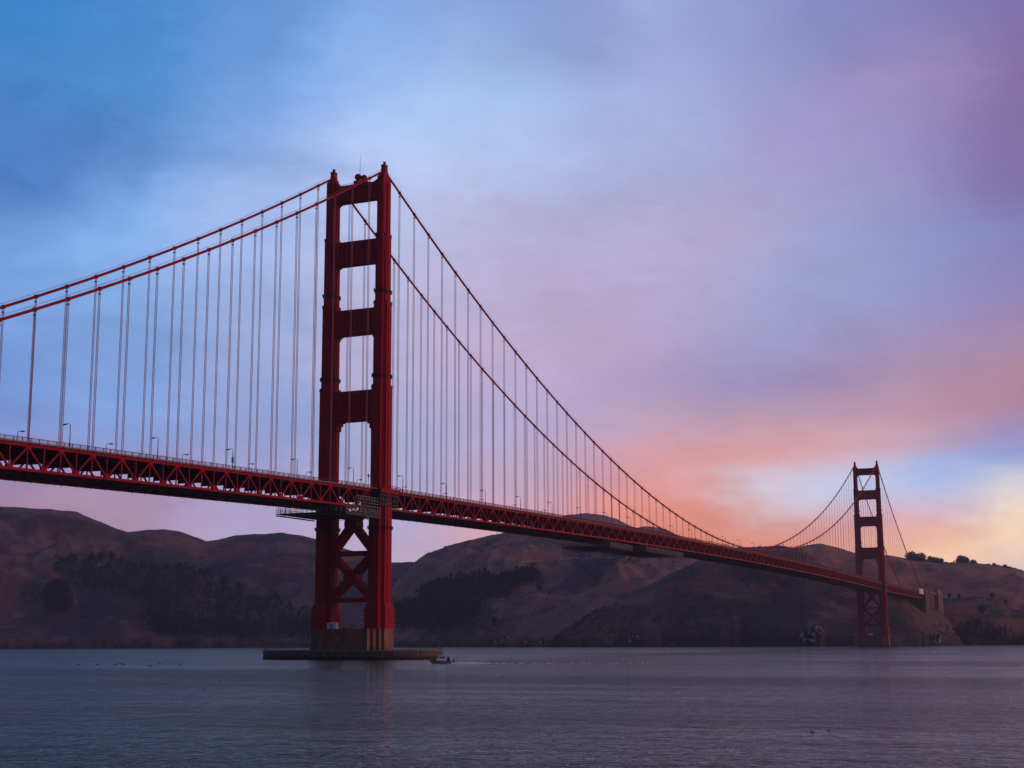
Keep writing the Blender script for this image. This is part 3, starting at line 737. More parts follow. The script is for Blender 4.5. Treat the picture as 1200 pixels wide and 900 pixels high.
# ------------------------------------------------------------------ fender ring, sheds
def stadium(b_, a_, n=40, k=2.6):
    out = []
    for i in range(n):
        t_ = 2*math.pi*i/n; c, s_ = math.cos(t_), math.sin(t_)
        out.append((a_*abs(c)**(2/k)*(1 if c > 0 else -1), b_*abs(s_)**(2/k)*(1 if s_ > 0 else -1)))
    return out
m = MB(); o_, i_ = stadium(42.6, 21.8, 96), stadium(38.6, 18.2, 96); n = len(o_)
m.add([(x, y, -4) for x, y in o_]+[(x, y, 4.1) for x, y in o_]+[(x, y, 4.1) for x, y in i_]+[(x, y, -4) for x, y in i_],
      [(i, (i+1) % n, n+(i+1) % n, n+i) for i in range(n)]+[(n+i, n+(i+1) % n, 2*n+(i+1) % n, 2*n+i) for i in range(n)]+[(2*n+i, 2*n+(i+1) % n, 3*n+(i+1) % n, 3*n+i) for i in range(n)])
fe = m.build('pier_fender', M['fender']); fixnormals(fe)
tag(fe, 'long low concrete fender ring around the near pier', 'fender')
m = MB()
for i in range(0, n, 1):
    x, y = o_[i]; x2, y2 = o_[(i+1) % n]
    m.bar((x*.985, y*.985, 4.1), (x*.985, y*.985, 5.1), .14, .14)
    m.bar((x*.985, y*.985, 5.05), (x2*.985, y2*.985, 5.05), .07, .07)
m.build('guard_rail', M['dark'], fe)
m = MB(); k2 = [(x*1.012, y*1.012) for x, y in o_]
m.add([(x, y, 3.55) for x, y in k2]+[(x, y, 4.104) for x, y in k2]+[(x*.97, y*.97, 4.104) for x, y in o_]+[(x*.99, y*.99, 3.55) for x, y in o_],
      [(i, (i+1) % n, n+(i+1) % n, n+i) for i in range(n)]+[(n+i, n+(i+1) % n, 2*n+(i+1) % n, 2*n+i) for i in range(n)]+[(3*n+i, 3*n+(i+1) % n, (i+1) % n, i) for i in range(n)])
m.build('coping', M['coping'], fe)
def shed(x, y, z, lx, ly, h, label):
    r_ = empty('shed', (x, y, z)); tag(r_, label, 'shed')
    m = MB(); m.box(-lx/2, lx/2, -ly/2, ly/2, 0, h); m.build('wall', M['white'], r_)
    m = MB(); m.add([(-lx/2-.2,-ly/2-.2,h),(lx/2+.2,-ly/2-.2,h),(lx/2+.2,ly/2+.2,h),(-lx/2-.2,ly/2+.2,h),(-lx/2-.2,0,h+.5),(lx/2+.2,0,h+.5)],
                    [(0,3,2,1),(0,1,5,4),(2,3,4,5),(0,4,3),(1,2,5)]); m.build('roof', M['white'], r_)
    m = MB(); m.box(-lx/2-.06, -lx/2-.003, -.5, .5, .05, 2.0); m.build('door', M['scaf'], r_)
p = onplane(404, 737, 0)
shed(-8.2, 5.3, 13.4, 2.4, 4.6, 2.5, 'small white shed on the near pier between the tower legs')
shed(L-8.2, 2.0, 13.4, 2.4, 5.0, 2.4, 'tiny white shed on the pier of the far tower')

# ------------------------------------------------------------------ work platforms below the deck
def work_platform(x0, x1, y0, y1, zf, label, tower_x=None):
    cx = (x0+x1)/2
    r_ = empty('work_platform', (cx, 0, zf)); tag(r_, label, 'scaffold')
    m = MB(); lx = (x1-x0)/2
    m.box(-lx, lx, y0, y1, -.35, 0)
    for yy in np.linspace(y0, y1, 7): m.bar((-lx, yy, -.9), (lx, yy, -.9), .25, .5)
    m.build('floor', M['mesh'], r_)
    m = MB()
    for yy in (y0, y1):
        nx = int((x1-x0)/1.6)
        for i in range(nx+1):
            xx = -lx+2*lx*i/nx; m.bar((xx, yy, -1.1), (xx, yy, 2.2), .13, .13, (0,1,0))
        for zz in (-1.1, .7, 1.4, 2.2): m.bar((-lx, yy, zz), (lx, yy, zz), .13, .13)
    for xx in (-lx, lx):
        for yy in np.linspace(y0, y1, 16): m.bar((xx, yy, -1.1), (xx, yy, 2.2), .13, .13, (1,0,0))
        for zz in (-1.1, .7, 1.4, 2.2): m.bar((xx, y0, zz), (xx, y1, zz), .13, .13)
    m.build('scaffold_rail', M['scaf'], r_)
    m = MB()
    for xx in np.linspace(-lx+1, lx-1, 8):
        for yy in (-12.8, 12.8): m.bar((xx, yy, 0), (xx, yy, ztop(cx+xx)-DEP-zf-.4), .18, .18, (1,0,0))
    m.build('hanger', M['scaf'], r_)
    if tower_x is not None:
        m = MB()
        for xx in np.linspace(tower_x[0]-cx, tower_x[1]-cx, 9):
            for yy in (y0, y0+1.6): m.bar((xx, yy, 2.2), (xx, yy, 7.8), .12, .12, (1,0,0))
        for zz in (3.6, 5.0, 6.4, 7.7):
            for yy in (y0, y0+1.6): m.bar((tower_x[0]-cx, yy, zz), (tower_x[1]-cx, yy, zz), .12, .12)
            if zz < 7: m.box(tower_x[0]-cx, tower_x[1]-cx, y0+.1, y0+1.5, zz-.12, zz-.06)
        m.build('scaffold_bay', M['scaf'], r_)
    return r_
work_platform(-38, -6.6, -17.6, 17.0, 62.8, 'grey work platform hung under the deck beside the near tower', (-27, -7))
work_platform(294, 337, -16.2, 15.8, 67.2, 'dark work platform under the main span, closer to the near tower')
work_platform(364, 449, -16.2, 15.8, 68.4, 'dark work platform under the main span, closer to the far tower')

# ------------------------------------------------------------------ street lamps on the bridge
def lamp_proto():
    r_ = empty('street_lamp')
    m = MB(); m.tube([(0,0,0),(0,0,1.2),(0,0,1.25),(0,0,7.0)], [.26,.24,.16,.11], 8); m.build('post', M['lamp'], r_)
    m = MB(); m.tube([(0,0,7.0)]+[(0, 0.9-.9*math.cos(a), 7.0+.85*math.sin(a)) for a in np.linspace(.15, 1.57, 6)]+[(0, 2.1, 7.86)], .09, 6); m.build('arm', M['lamp'], r_)
    m = MB(); m.prism([(.3, 1.6), (.3, 3.0), (-.3, 3.0), (-.3, 1.6)], 7.52, 7.86, [(.22,1.7),(.22,2.8),(-.22,2.8),(-.22,1.7)]); h_ = m.build('lamp_head', M['lamp'], r_)
    m = MB(); m.box(-.2, .2, 1.8, 2.8, 7.44, 7.517); m.build('lens', M['lens'], h_)
    return r_
proto = lamp_proto()
first = True
for side in (-1, 1):
    for k in range(-7, 42):
        x = (-117.5 if side < 0 else -109.9)+45.72*k
        if abs(x) < 6 or abs(x-L) < 6 or x > X_N-10 or x < -330: continue
        r_ = proto if first else copy_tree(proto)
        span = 'left of the near tower' if x < 0 else ('along the main span' if x < L else 'beyond the far tower')
        sd_ = 'nearer' if side < 0 else 'farther'
        r_.location = (x, side*(H+.75), ztop(x)+.95); r_.rotation_euler.z = 0 if side < 0 else math.pi
        lb_ = 'dark street lamp on the %s edge of the deck, %s' % (sd_, span)
        if side < 0 and k == 0: lb_ = 'dark street lamp with a small blue banner on its post'
        tag(r_, lb_, 'street lamp', 'street lamps along the bridge deck'); first = False
        if side < 0 and k == 0: banner_lamp = r_
m = MB(); m.box(-.5, .5, -.18, .18, 2.4, 4.6); m.build('banner', M['blue'], banner_lamp)
# traffic signal masts by the near tower
for x in (-12.5, -10.2):
    r_ = empty('signal_mast', (x, -H-.6, ztop(x)+.95))
    tag(r_, 'short dark signal mast beside the near tower, ' + ('carrying a single lantern' if x < -11 else 'closest to the tower leg'), 'signal', 'signal masts at the near tower')
    m = MB(); m.tube([(0,0,0),(0,0,5.2)], .12, 6); m.build('post', M['lamp'], r_)
    m = MB(); m.box(-.3, .3, -.25, .25, 4.5, 5.9); m.build('lantern', M['lamp'], r_)

# ------------------------------------------------------------------ north end: concrete pylons and anchorage
def pylon(x0, x1, y0, y1, z1, label):
    zb = min(ground_z(x, y) for x in (x0, x1) for y in (y0, y1))-6
    zb = max(min(zb, 45), 5)
    r_ = empty('pylon', ((x0+x1)/2, 0, zb)); tag(r_, label, 'pylon')
    lx = (x1-x0)/2; h = z1-zb
    for s_ in (-1, 1):
        ya, yb_ = (y0, y0+7) if s_ < 0 else (y1-7, y1)
        m = MB(); m.box(-lx, lx, ya, yb_, 0, h-3)
        m.box(-lx+.8, lx-.8, ya+.8, yb_-.8, h-3, h-1.2); m.box(-lx+1.8, lx-1.8, ya+1.6, yb_-1.6, h-1.2, h+.8)
        for xx in (-lx*.55, 0, lx*.55): m.box(xx-lx*.12, xx+lx*.12, ya-.4 if s_ < 0 else yb_-.01, ya+.01 if s_ < 0 else yb_+.4, 0, h-5)
        m.build('buttress', M['pylon'], r_)
    m = MB(); m.box(-lx*.7, lx*.7, y0+7, y1-7, 0, h-12); m.build('cross_wall', M['pylon'], r_)
    return r_
xp0 = onplane(1085.5, 710, -19).x; xp1 = onplane(1088.5, 710, -19).x
xp2 = onplane(1092, 710, -19).x; xp3 = onplane(1100, 710, -19).x; xp4 = onplane(1105.5, 710, -19).x
pylon(xp0, xp1, -19, 19, 80, 'slim concrete pylon where the bridge deck meets land')
pylon(xp3, xp4, -19, 19, 81.5, 'broad concrete pylon at the landward end of the anchorage')
m = MB(); zb = 25
m.box(xp2-4, xp3-.02, -13.5, 13.5, zb, 75); m.box(xp2-4.5, xp3-.03, -17.0, 17.0, 75, 77.5)
for i in range(5):
    xx = xp2+(xp3-xp2)*(i+.5)/5; m.box(xx-1.2, xx+1.2, -14.6, -13.49, zb, 73)
o = m.build('anchorage', M['pylon']); tag(o, 'orange lit concrete anchorage wall between the two pylons', 'anchorage')
m = MB(); m.box(xp1+.02, xp2-4.02, -12, 12, 70, 75.6)
tag(m.build('approach_span', M['frame']), 'short dark approach span between pylon and anchorage', 'bridge span')
# wrapped work area at the end of the side span
x0_ = onplane(1075.5, 696, -H).x; x1_ = onplane(1083.5, 700, -H).x
m = MB(); m.box(x0_, x1_, -H-2.6, -H-1.9, 72.0, 79.5)
for xx in np.linspace(x0_, x1_, 6): m.box(xx-.15, xx+.15, -H-2.75, -H-2.6, 71.6, 79.8)
tag(m.build('tarpaulin_screen', M['tarp']), 'pale tarpaulin screen on the deck edge by the slim pylon', 'screen')

# ------------------------------------------------------------------ trees
def crown_mesh(r, h, nclump, seed, shape='round'):
    rng = random.Random(seed); m = MB()
    lobes = []
    for i in range(9):
        a = rng.random()*6.28; q = rng.random()**.5*r*.6; zz = h*(.28+.62*rng.random())
        lim = 1.0 if shape == 'round' else max(.25, 1.15-zz/h)
        lobes.append((q*math.cos(a)*lim, q*math.sin(a)*lim, zz, r*(.34+.26*rng.random())*lim))
    for i in range(nclump):
        cx, cy, cz, cr = rng.choice(lobes)
        d = Vector((rng.gauss(0,1), rng.gauss(0,1), rng.gauss(0,1))).normalized()
        p_ = Vector((cx, cy, cz))+d*cr*(.55+.5*rng.random())*Vector((1,1,.8)).length/1.6
        s_ = r*(.05+.11*rng.random())*(1.3 if nclump < 800 else .8)
        n_ = (d+Vector((rng.gauss(0,.5), rng.gauss(0,.5), rng.gauss(0,.5)+.3))).normalized()
        t_ = n_.orthogonal().normalized(); b_ = n_.cross(t_)
        ang = rng.random()*6.28; t2 = t_*math.cos(ang)+b_*math.sin(ang); b2 = n_.cross(t2)
        m.add([p_-t2*s_, p_+b2*s_*.7, p_+t2*s_*1.1, p_-b2*s_*.8], [(0,1,2,3)])
    return m
def tree_proto(name, r, h, n, seed, mat, shape='round'):
    r_ = empty(name)
    tr = MB(); tr.tube([(0,0,-2),(.1,0,h*.35),(.3,.1,h*.75)], [h*.035,h*.026,h*.008], 7)
    for k in range(4):
        a = k*1.6+seed; tr.tube([(.1,0,h*(.3+.08*k)),(r*.45*math.cos(a), r*.45*math.sin(a), h*(.48+.09*k))], [h*.013,h*.005], 5)
    tr.build('trunk', M['bark'], r_)
    crown_mesh(r, h, n, seed, shape).build('crown', mat, r_)
    return r_
def in_poly(x, y, P):
    c = False; j = len(P)-1
    for i in range(len(P)):
        if (P[i][1] > y) != (P[j][1] > y) and x < (P[j][0]-P[i][0])*(y-P[i][1])/(P[j][1]-P[i][1])+P[i][0]: c = not c
        j = i
    return c
variants = [crown_mesh(1, 2.4, 90, s_, 'round' if s_ % 2 else 'cone') for s_ in range(5)]
def wood(polys, n, label, hmin, hmax):
    big = MB(); rng = random.Random(len(label)); cnt = 0
    vv = []; ff = []
    while cnt < n:
        P = rng.choice(polys)
        u = rng.uniform(min(q[0] for q in P), max(q[0] for q in P)); v = rng.uniform(min(q[1] for q in P), max(q[1] for q in P))
        cnt += 1
        if not in_poly(u, v, P): continue
        if noise.noise(Vector((u/11, v/7, 2.5))) < -.28: continue
        u += rng.gauss(0, 3.5); v += rng.gauss(0, 2)
        g = ground(u, v)
        if g is None or g.z < 3: continue
        hh_ = rng.uniform(hmin*.7, hmax*1.1)*(1+.35*noise.noise(Vector((u/16, v/9, 7.7)))); sc = hh_/2.6; wd = sc*rng.uniform(.8, 1.15); a = rng.random()*6.28
        var = rng.choice(variants); o = len(vv); ca, sa = math.cos(a)*wd, math.sin(a)*wd
        vv += [(g.x+x*ca-y*sa, g.y+x*sa+y*ca, g.z-1+z*sc) for x, y, z in var.v]; ff += [tuple(i+o for i in f) for f in var.f]
    big.v, big.f = vv, ff
    o = big.build('woodland', M['leaf']); tag(o, label, None, None, 'stuff'); return o
wood([[(60,672),(75,660),(100,656),(125,655),(150,660),(185,672),(215,668),(240,672),(262,684),(300,700),(340,712),(368,720),(368,740),(330,738),(270,735),(200,722),(150,700),(100,690)],
      [(58,695),(80,690),(75,718),(60,715)],[(170,715),(260,735),(368,738),(368,748),(250,748),(180,740)]], 5200, 'dark wood covering the slope of the left spur', 13, 22)
wood([[(464,712),(490,706),(500,692),(530,686),(560,680),(590,678),(600,674),(628,674),(630,682),(606,690),(590,702),(560,716),(545,728),(520,740),(490,738),(464,738)]], 3000, 'dark wood covering the lower slope of the middle hill', 13, 22)
wood([[(1118,735),(1140,728),(1165,738),(1190,742),(1170,748),(1120,750)]], 420, 'low dark thicket at the foot of the right headland', 6, 12)
pr = tree_proto('tree', 9, 20, 420, 3, M['leaf']); pr2 = tree_proto('tree', 7.5, 21, 420, 8, M['leaf'], 'cone')
used = {0: False, 1: False}
def plant(u, v, sc, kind, label, group):
    g = ground(u, v)
    if g is None: return
    r_ = (pr, pr2)[kind]
    if used[kind]: r_ = copy_tree(r_)
    used[kind] = True
    r_.location = g; r_.scale = (sc,)*3; r_.rotation_euler.z = random.random()*6
    tag(r_, label, 'tree', group)
for u, v, k in ((72,666,0),(84,662,0),(108,660,1),(118,659,0),(130,658,0),(143,661,1),(186,674,1),(200,675,1),(210,673,0),(222,674,1),(235,676,1),(262,690,0),(280,696,0)):
    plant(u, v, .95+.2*random.random(), k, 'dark tree rising along the upper edge of the left wood', 'trees along the left wood')
for u, v, k in ((497,704,1),(507,694,0),(520,690,1),(545,686,0),(562,684,1),(580,684,1),(592,682,0),(606,680,0),(616,679,0),(624,680,0)):
    plant(u, v, .9+.2*random.random(), k, 'dark tree rising along the upper edge of the middle wood', 'trees along the middle wood')
for u, v, s_, lb_ in ((632,693,.55,'small round tree below the tip of the middle wood, left of two'), (644,698,.4,'tiny round tree below the tip of the middle wood, right of two'), (560,722,.7,'round dark tree standing alone below the middle wood'),(578,733,.75,'lowest round dark tree on the bare slope under the middle wood')):
    plant(u, v, s_, 0, lb_, None)
gp = tree_proto('ridge_tree', 14, 14, 1100, 21, M['leafgrey']); fg = True
RT = [(1070,656,1.25,'largest of the grey trees on the right ridge, next to the cable'),(1080,657.5,1.15,'broad grey tree second from the cable on the right ridge'),(1089,659,.8,'low grey tree in the gap of the right ridge row'),(1096,659.5,.75,'low grey tree mid row on the right ridge'),(1103,660,.65,'last small grey tree at the end of the ridge row'),(1125,660.5,1.05,'grey tree standing apart on the ridge top'),(1133,660.5,.8,'grey tree touching the one that stands apart'),(1140,661,.55,'small bush beside the ridge top pair'),(1165,663,.35,'small bush on the ridge near the right edge'),(1177,666,.35,'rightmost bush on the ridge')]
for u, v, s_, lb_ in RT:
    c_ = interp([(1020,648.5,3250),(1040,650.5,3200),(1064,655.5,3150),(1107,659.3,3100),(1133,659.3,3050),(1160,661.3,3000),(1187,665.2,3000)], u)
    g = at(u, c_[0]+.6, c_[1]-4)
    r_ = gp if fg else copy_tree(gp); fg = False
    r_.location = (g.x, g.y, g.z-3*s_); r_.scale = (s_*1.1, s_*1.1, s_*.95); r_.rotation_euler.z = random.random()*6; tag(r_, lb_, 'tree', 'trees on the right ridge')
rng = random.Random(77); bm_ = MB(); shrub = crown_mesh(1, 1.2, 60, 91)
for i in range(420):
    u = rng.choice([rng.uniform(1040, 1200), rng.uniform(1060, 1150), rng.uniform(1160, 1200)]); c_ = interp([(1020,648.5,3250),(1040,650.5,3200),(1064,655.5,3150),(1107,659.3,3100),(1133,659.3,3050),(1160,661.3,3000),(1187,665.2,3000),(1200,670,3000)], u)
    if noise.noise(Vector((u/9, 3.3, 0))) < -.05: continue
    g = at(u, c_[0]+.8, c_[1]-rng.uniform(1, 14)); k = rng.uniform(1.2, 4.2); a = rng.random()*6
    bm_.add([(g.x+k*(x*math.cos(a)-y*math.sin(a)), g.y+k*(x*math.sin(a)+y*math.cos(a)), g.z-2+k*z) for x, y, z in shrub.v], shrub.f)
tag(bm_.build('brush', M['leafgrey']), 'thin grey brush fringing the right ridge', None, None, 'stuff')
for u, v, s_, lb_ in ((1113,701,.42,'dark round bush beside the broad pylon'),(1124,701,.38,'second dark bush from the broad pylon'),(1164,703,.6,'wide dark bush on the edge of the right headland'),(1151,720,.75,'dark round tree on the face of the right headland'),(1179,708,.35,'small bush at the right shoulder of the headland')):
    plant(u, v, s_, 0, lb_, 'bushes on the right headland')

# scattered coyote brush on the slopes
rng = random.Random(31); sb_ = MB(); tufts = [crown_mesh(1, 1.1, 16, 200+q) for q in range(4)]
vv, ff = [], []
for hi, (vs_, fs_) in enumerate(HILLS):
    n_try = (0, 1500, 5200, 2600, 5200, 5200, 2600)[hi]
    for _ in range(n_try):
        x, y, z = rng.choice(vs_); x += rng.uniform(-9, 9); y += rng.uniform(-9, 9)
        d_v = Vector((x, y, z))-CAM; px_ = 600+FPX*d_v.dot(CR)/d_v.dot(CF)
        if z < 6 or px_ < -120 or px_ > 1320: continue
        if noise.fractal(Vector((x/130, y/130, hi*3.3)), .9, 2.1, 3) < .02: continue
        h_ = BVH.ray_cast(Vector((x, y, 900)), Vector((0, 0, -1)))[0]
        if h_ is None: continue
        k = rng.uniform(1.6, 4.6)*(.8 if hi == 1 else 1); a = rng.random()*6; o = len(vv); var = rng.choice(tufts); ca, sa = math.cos(a)*k, math.sin(a)*k
        vv += [(x+p*ca-q*sa, y+p*sa+q*ca, h_.z-.8+r_*k) for p, q, r_ in var.v]; ff += [tuple(i+o for i in f) for f in var.f]
sb_.v, sb_.f = vv, ff
tag(sb_.build('scrub', M['leaf']), 'dark low scrub dotted over the hillsides', None, None, 'stuff')
# a dirt road cut across the middle hill, with cars parked on it
M['dirt'] = plain('dirt_road', (.32, .20, .16), .9, .25, .2)
road = []
for i in range(60):
    u = 545+(835-545)*i/59; v = 661-6.5*math.sin(math.pi*min(1, i/42)*.5)-5.5*max(0, (i-20)/39)**1.5+.6*noise.noise(Vector((i*.3, 1, 1)))
    g = ground(u, v)
    if g is not None and (not road or abs((g-CAM).length-(road[-1]-CAM).length) < 120): road.append(g)
m = MB()
for p, q in zip(road, road[1:]):
    d = Vector((q.x-p.x, q.y-p.y, 0)).normalized(); nrm = Vector((d.y, -d.x, 0)); nrm *= -1 if nrm.dot(p-CAM) > 0 else 1
    a0, a1 = p-nrm*3, q-nrm*3; b0, b1 = p+nrm*3, q+nrm*3
    m.add([a0+Vector((0,0,.9)), a1+Vector((0,0,.9)), b1+Vector((0,0,.6)), b0+Vector((0,0,.6)), b0+Vector((0,0,-3)), b1+Vector((0,0,-3))], [(0,1,2,3),(3,2,5,4)])
tag(m.build('hillside_road', M['dirt']), 'pale dirt road cut across the middle hill', None, None, 'structure')
def car_proto():
    r_ = empty('parked_car')
    m = MB(); m.prism([(2.2,.85),(-2.2,.85),(-2.2,-.85),(2.2,-.85)], .35, .95, [(2.1,.8),(-2.1,.8),(-2.1,-.8),(2.1,-.8)])
    m.prism([(.9,.78),(-1.7,.78),(-1.7,-.78),(.9,-.78)], .95, 1.5, [(.3,.66),(-1.3,.66),(-1.3,-.66),(.3,-.66)]); m.build('body', M['white'], r_)
    for x in (-1.35, 1.35):
        for y in (-.86, .86):
            m = MB(); m.tube([(x,y-.1,.33),(x,y+.1,.33)], .33, 10); m.build('wheel', M['lamp'], r_)
    return r_
if len(road) > 40:
    cp = None
    for i in (23, 25, 26, 27, 29):
        p, q = road[i], road[i+1]
        c_ = car_proto() if cp is None else copy_tree(cp); cp = cp or c_
        c_.location = p+Vector((0, 0, .95)); c_.rotation_euler.z = math.atan2(q.y-p.y, q.x-p.x)
        tag(c_, 'tiny pale car parked on the dirt road across the middle hill', 'car', 'cars parked on the hillside road')

# ------------------------------------------------------------------ pale shore rocks
def rock(u, v, w_, h_, label, seed):
    w_ *= .78; h_ *= .8
    p_ = ground(u, v)
    if p_ is None: p_ = onwater(u, v)
    rng = random.Random(seed); m = MB(); n, k = 18, 9
    vs_ = []
    for j in range(k+1):
        a = math.pi/2*j/k
        for i in range(n):
            t_ = 2*math.pi*i/n; q = 1+.6*noise.noise(Vector((math.cos(t_)*1.7, math.sin(t_)*1.7, j*.55+seed*3)))+.35*noise.noise(Vector((math.cos(t_)*5, math.sin(t_)*5, j*1.3+seed)))
            vs_.append((w_/2*math.cos(a)*math.cos(t_)*q, w_/2*math.cos(a)*math.sin(t_)*q, h_*math.sin(a)*(.8+.4*q)-2))
    fs_ = [(j*n+i, j*n+(i+1) % n, (j+1)*n+(i+1) % n, (j+1)*n+i) for j in range(k) for i in range(n)]
    m.v, m.f = vs_, fs_
    o = m.build('shore_rock', M['guano'], None, (p_.x, p_.y, p_.z)); tag(o, label, 'rock', 'pale rocks along the far shore'); return o
rock(584, 753, 16, 12, 'pale streaked rock at the waterline, left of three below the middle hill', 1)
rock(592, 749, 12, 11, 'pale rock with a pointed top just right of the left one below the middle hill', 6)
rock(620, 753, 22, 9, 'wide pale rock at the waterline below the middle hill', 2)
rock(637, 753, 18, 8, 'low pale rock right of the wide one below the middle hill', 3)
rock(742, 752, 18, 10, 'pale rock at the waterline under the middle of the bluff', 4)
rock(751, 748, 16, 10, 'pale rock standing behind another under the middle of the bluff', 5)
rock(948, 750, 30, 14, 'large pale rock at the shore left of the far tower', 7)
rock(957, 746, 22, 18, 'tall pale rock face right beside the large one left of the far tower', 9)
rock(1097, 752, 18, 13, 'pale rock at the shore below the pylons', 8)

# ------------------------------------------------------------------ boats, wake, birds
def boat(p_, rz, ln, label, big=True):
    r_ = empty('motor_boat', (p_.x, p_.y, 0), rz); tag(r_, label, 'boat')
    h = ln/8.0
    secs = [(-4.0,1.15,-.3,.9),(-2.5,1.3,-.35,.9),(0,1.35,-.4,.95),(2,1.15,-.35,1.1),(3.3,.6,-.2,1.3),(4.2,.04,.3,1.5)]
    m = MB(); vs_ = []
    for x, hw, zk, zd in secs: vs_ += [(x*h,-hw*h,zd*h),(x*h,-hw*.75*h,zk*h),(x*h,hw*.75*h,zk*h),(x*h,hw*h,zd*h)]
    fs_ = [(a*4+i, a*4+i+1, a*4+i+5, a*4+i+4) for a in range(len(secs)-1) for i in range(3)]+[(0,3,2,1)]
    fs_ += [(a*4+3, a*4, a*4+4, a*4+7) for a in range(len(secs)-1)]
    m.v, m.f = vs_, fs_; fixnormals(m.build('hull', M['hullgrey'], r_))
    m = MB()
    for s_ in (-1, 1):
        for a, c in zip(secs[3:], secs[4:]): m.bar((a[0]*h, s_*a[1]*h*1.01, (a[3]-.15)*h), (c[0]*h, s_*c[1]*h*1.01, (c[3]-.15)*h), .1*h, .4*h)
    m.build('bow_band', M['hullred'], r_)
    m = MB(); m.prism([(2.0*h,.85*h),(-1.2*h,.95*h),(-1.2*h,-.95*h),(2.0*h,-.85*h)], .95*h, 2.5*h, [(1.1*h,.75*h),(-1.1*h,.85*h),(-1.1*h,-.85*h),(1.1*h,-.75*h)])
    m.box(-1.4*h, 1.3*h, -.95*h, .95*h, 2.5*h, 2.62*h); cb = m.build('cabin', M['white'], r_)
    m = MB()
    for s_ in (-1, 1):
        for x in (-.8, -.1, .6): m.box(x*h-.25*h, x*h+.25*h, min(s_*.88*h, s_*.94*h), max(s_*.88*h, s_*.94*h), 1.7*h, 2.25*h)
    m.build('window', M['glass'], cb)
    m = MB(); m.tube([(-.3*h,0,2.6*h),(-.3*h,0,4.4*h)], .05*h, 6); m.bar((-.9*h,0,3.6*h),(.4*h,0,3.6*h), .06*h, .06*h); m.build('mast', M['scaf'], r_)
    if big:
        m = MB(); m.box(-4.25*h, -3.75*h, -.35*h, .35*h, .2*h, 1.7*h); m.build('outboard_motor', M['lamp'], r_)
        m = MB(); m.box(-2.6*h, -1.7*h, -.6*h, .6*h, .9*h, 1.9*h); m.tube([(-2.1*h,.2*h,1.9*h),(-2.1*h,.2*h,2.5*h)], .2*h, 8); m.build('deck_gear', M['lamp'], r_)
    return r_
pb = onwater(518, 777.5)
hd = math.atan2(-CR.y, -CR.x)
boat(pb, hd+.12, 8.2, 'small white cabin boat with red bow passing the pier fender')
pb2 = onwater(1151, 755)
boat(pb2, hd+.2, 13, 'tiny white boat near the right shore', False)
# broken foam of the wake, trailing behind the boat
m = MB(); rng = random.Random(5); rx = Vector((CR.x, CR.y, 0)).normalized(); fy = Vector((-rx.y, rx.x, 0))
def foam(c, sx, sy, hz_=.12):
    n = 9; m.add([(c.x, c.y, hz_)]+[tuple(c+rx*(math.cos(6.283*i/n)*sx*rng.uniform(.6,1.2))+fy*(math.sin(6.283*i/n)*sy*rng.uniform(.6,1.2))+Vector((0,0,.03))) for i in range(n)],
                 [(0, 1+i, 1+(i+1) % n) for i in range(n)])
base = Vector((pb.x, pb.y, 0))
for i in range(90):
    k = rng.random(); foam(base+rx*(3.8+k*13+rng.gauss(0,.5))+fy*rng.gauss(-1.5,2.6), rng.uniform(.5,1.5)*(1.3-k*.6), rng.uniform(.4,1.4), rng.uniform(.25,.75)*(1-.6*k))
for i in range(26):
    k = rng.random()**1.5; foam(base+rx*(14+k*60)+fy*rng.gauss(-2-5*k,4), rng.uniform(.3,1.2), rng.uniform(.15,.4))
for i in range(8): foam(base+rx*(-4.4+rng.gauss(0,.6))+fy*rng.gauss(-1.4,.5), .6, .4, .45)
tag(m.build('wake_foam', M['foam']), 'broken white wake foam behind the cabin boat', None, None, 'stuff')
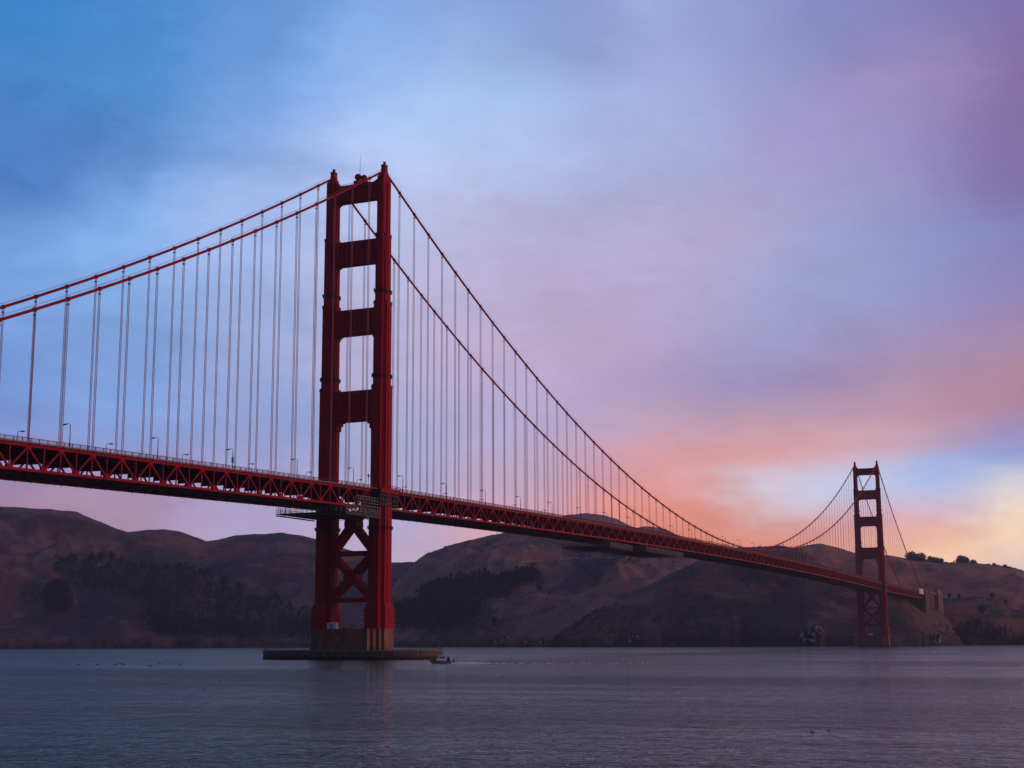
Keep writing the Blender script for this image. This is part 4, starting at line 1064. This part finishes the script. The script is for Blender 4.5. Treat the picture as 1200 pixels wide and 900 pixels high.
# drifting foam flecks lying in lines on the current
m = MB()
for path, cnt in ((((545, 826), (600, 829), (642, 829)), 70), (((682, 822), (720, 821.5), (760, 823)), 60), (((205, 818), (232, 812), (240, 804), (262, 797)), 55), (((40, 830), (90, 829), (135, 828)), 22), (((470, 813), (520, 812.5), (640, 812)), 25), (((540, 791), (640, 792), (760, 790)), 30)):
    for i in range(cnt):
        k = rng.random()*(len(path)-1); j = int(k); f_ = k-j
        u = path[j][0]+(path[j+1][0]-path[j][0])*f_+rng.gauss(0, 7); v = path[j][1]+(path[j+1][1]-path[j][1])*f_+rng.gauss(0, 1.3)
        c = onwater(u, v); c.z = 0; dd = (c-CAM).length/165
        foam(c, rng.uniform(.06, .40)*dd, rng.uniform(.15, .6)*dd, .035)
tag(m.build('foam_streaks', M['thinfoam']), 'thin pale lines of drifting foam on the open water', None, None, 'stuff')
# birds
def bird_proto():
    r_ = empty('seabird')
    m = MB(); m.tube([(-.42,0,0),(-.2,0,.02),(.1,0,.04),(.36,0,.1),(.5,0,.14),(.66,0,.12)], [.03,.12,.15,.08,.09,.02], 8); m.build('body', M['bird'], r_, smooth=True)
    for s_ in (-1, 1):
        m = MB(); pts_ = [(.15,0,.08),(.1,s_*.5,.28),(-.1,s_*1.1,.2)]; pts2 = [(-.2,0,.08),(-.2,s_*.5,.26),(-.25,s_*1.1,.19)]
        vs_ = [(x,y,z+d) for d in (0,.03) for x,y,z in pts_+pts2]
        m.add(vs_, [(0,1,4,3),(1,2,5,4),(6,9,10,7),(7,10,11,8),(0,6,7,1),(1,7,8,2),(3,4,10,9),(4,5,11,10),(2,8,11,5)])
        m.build('wing', M['bird'], r_)
    return r_
bp_ = bird_proto(); fb_ = True
for u, v in ((92,781.5),(114,782.5),(135,782),(141,781),(145,782.5),(176,783),(187,781),(210,782)):
    p_ = onwater(u, v+1.0); r_ = bp_ if fb_ else copy_tree(bp_); fb_ = False
    r_.location = (p_.x, p_.y, .7+random.random()*.5); r_.scale = (1.0,)*3; r_.rotation_euler.z = hd+random.uniform(-.4,.4)
    tag(r_, 'dark seabird flying low over the water left of the pier', 'bird', 'seabirds flying low over the water')
def duck(u, v, sc, lb_):
    p_ = onwater(u, v); r_ = empty('floating_bird', (p_.x, p_.y, 0), hd); r_.scale = (sc,)*3; tag(r_, lb_, 'bird')
    m = MB(); m.tube([(-.4,0,.12),(-.25,0,.08),(0,0,.06),(.22,0,.08),(.32,0,.1)], [.02,.11,.15,.1,.03], 10)
    m.tube([(.2,0,.1),(.28,0,.3),(.3,0,.42),(.4,0,.43),(.52,0,.4)], [.06,.045,.07,.05,.012], 8); m.build('body', M['bird'], r_, smooth=True)
duck(952, 858.5, .42, 'larger dark bird floating on the open water'); duck(971, 856.5, .32, 'smaller dark bird floating on the open water')
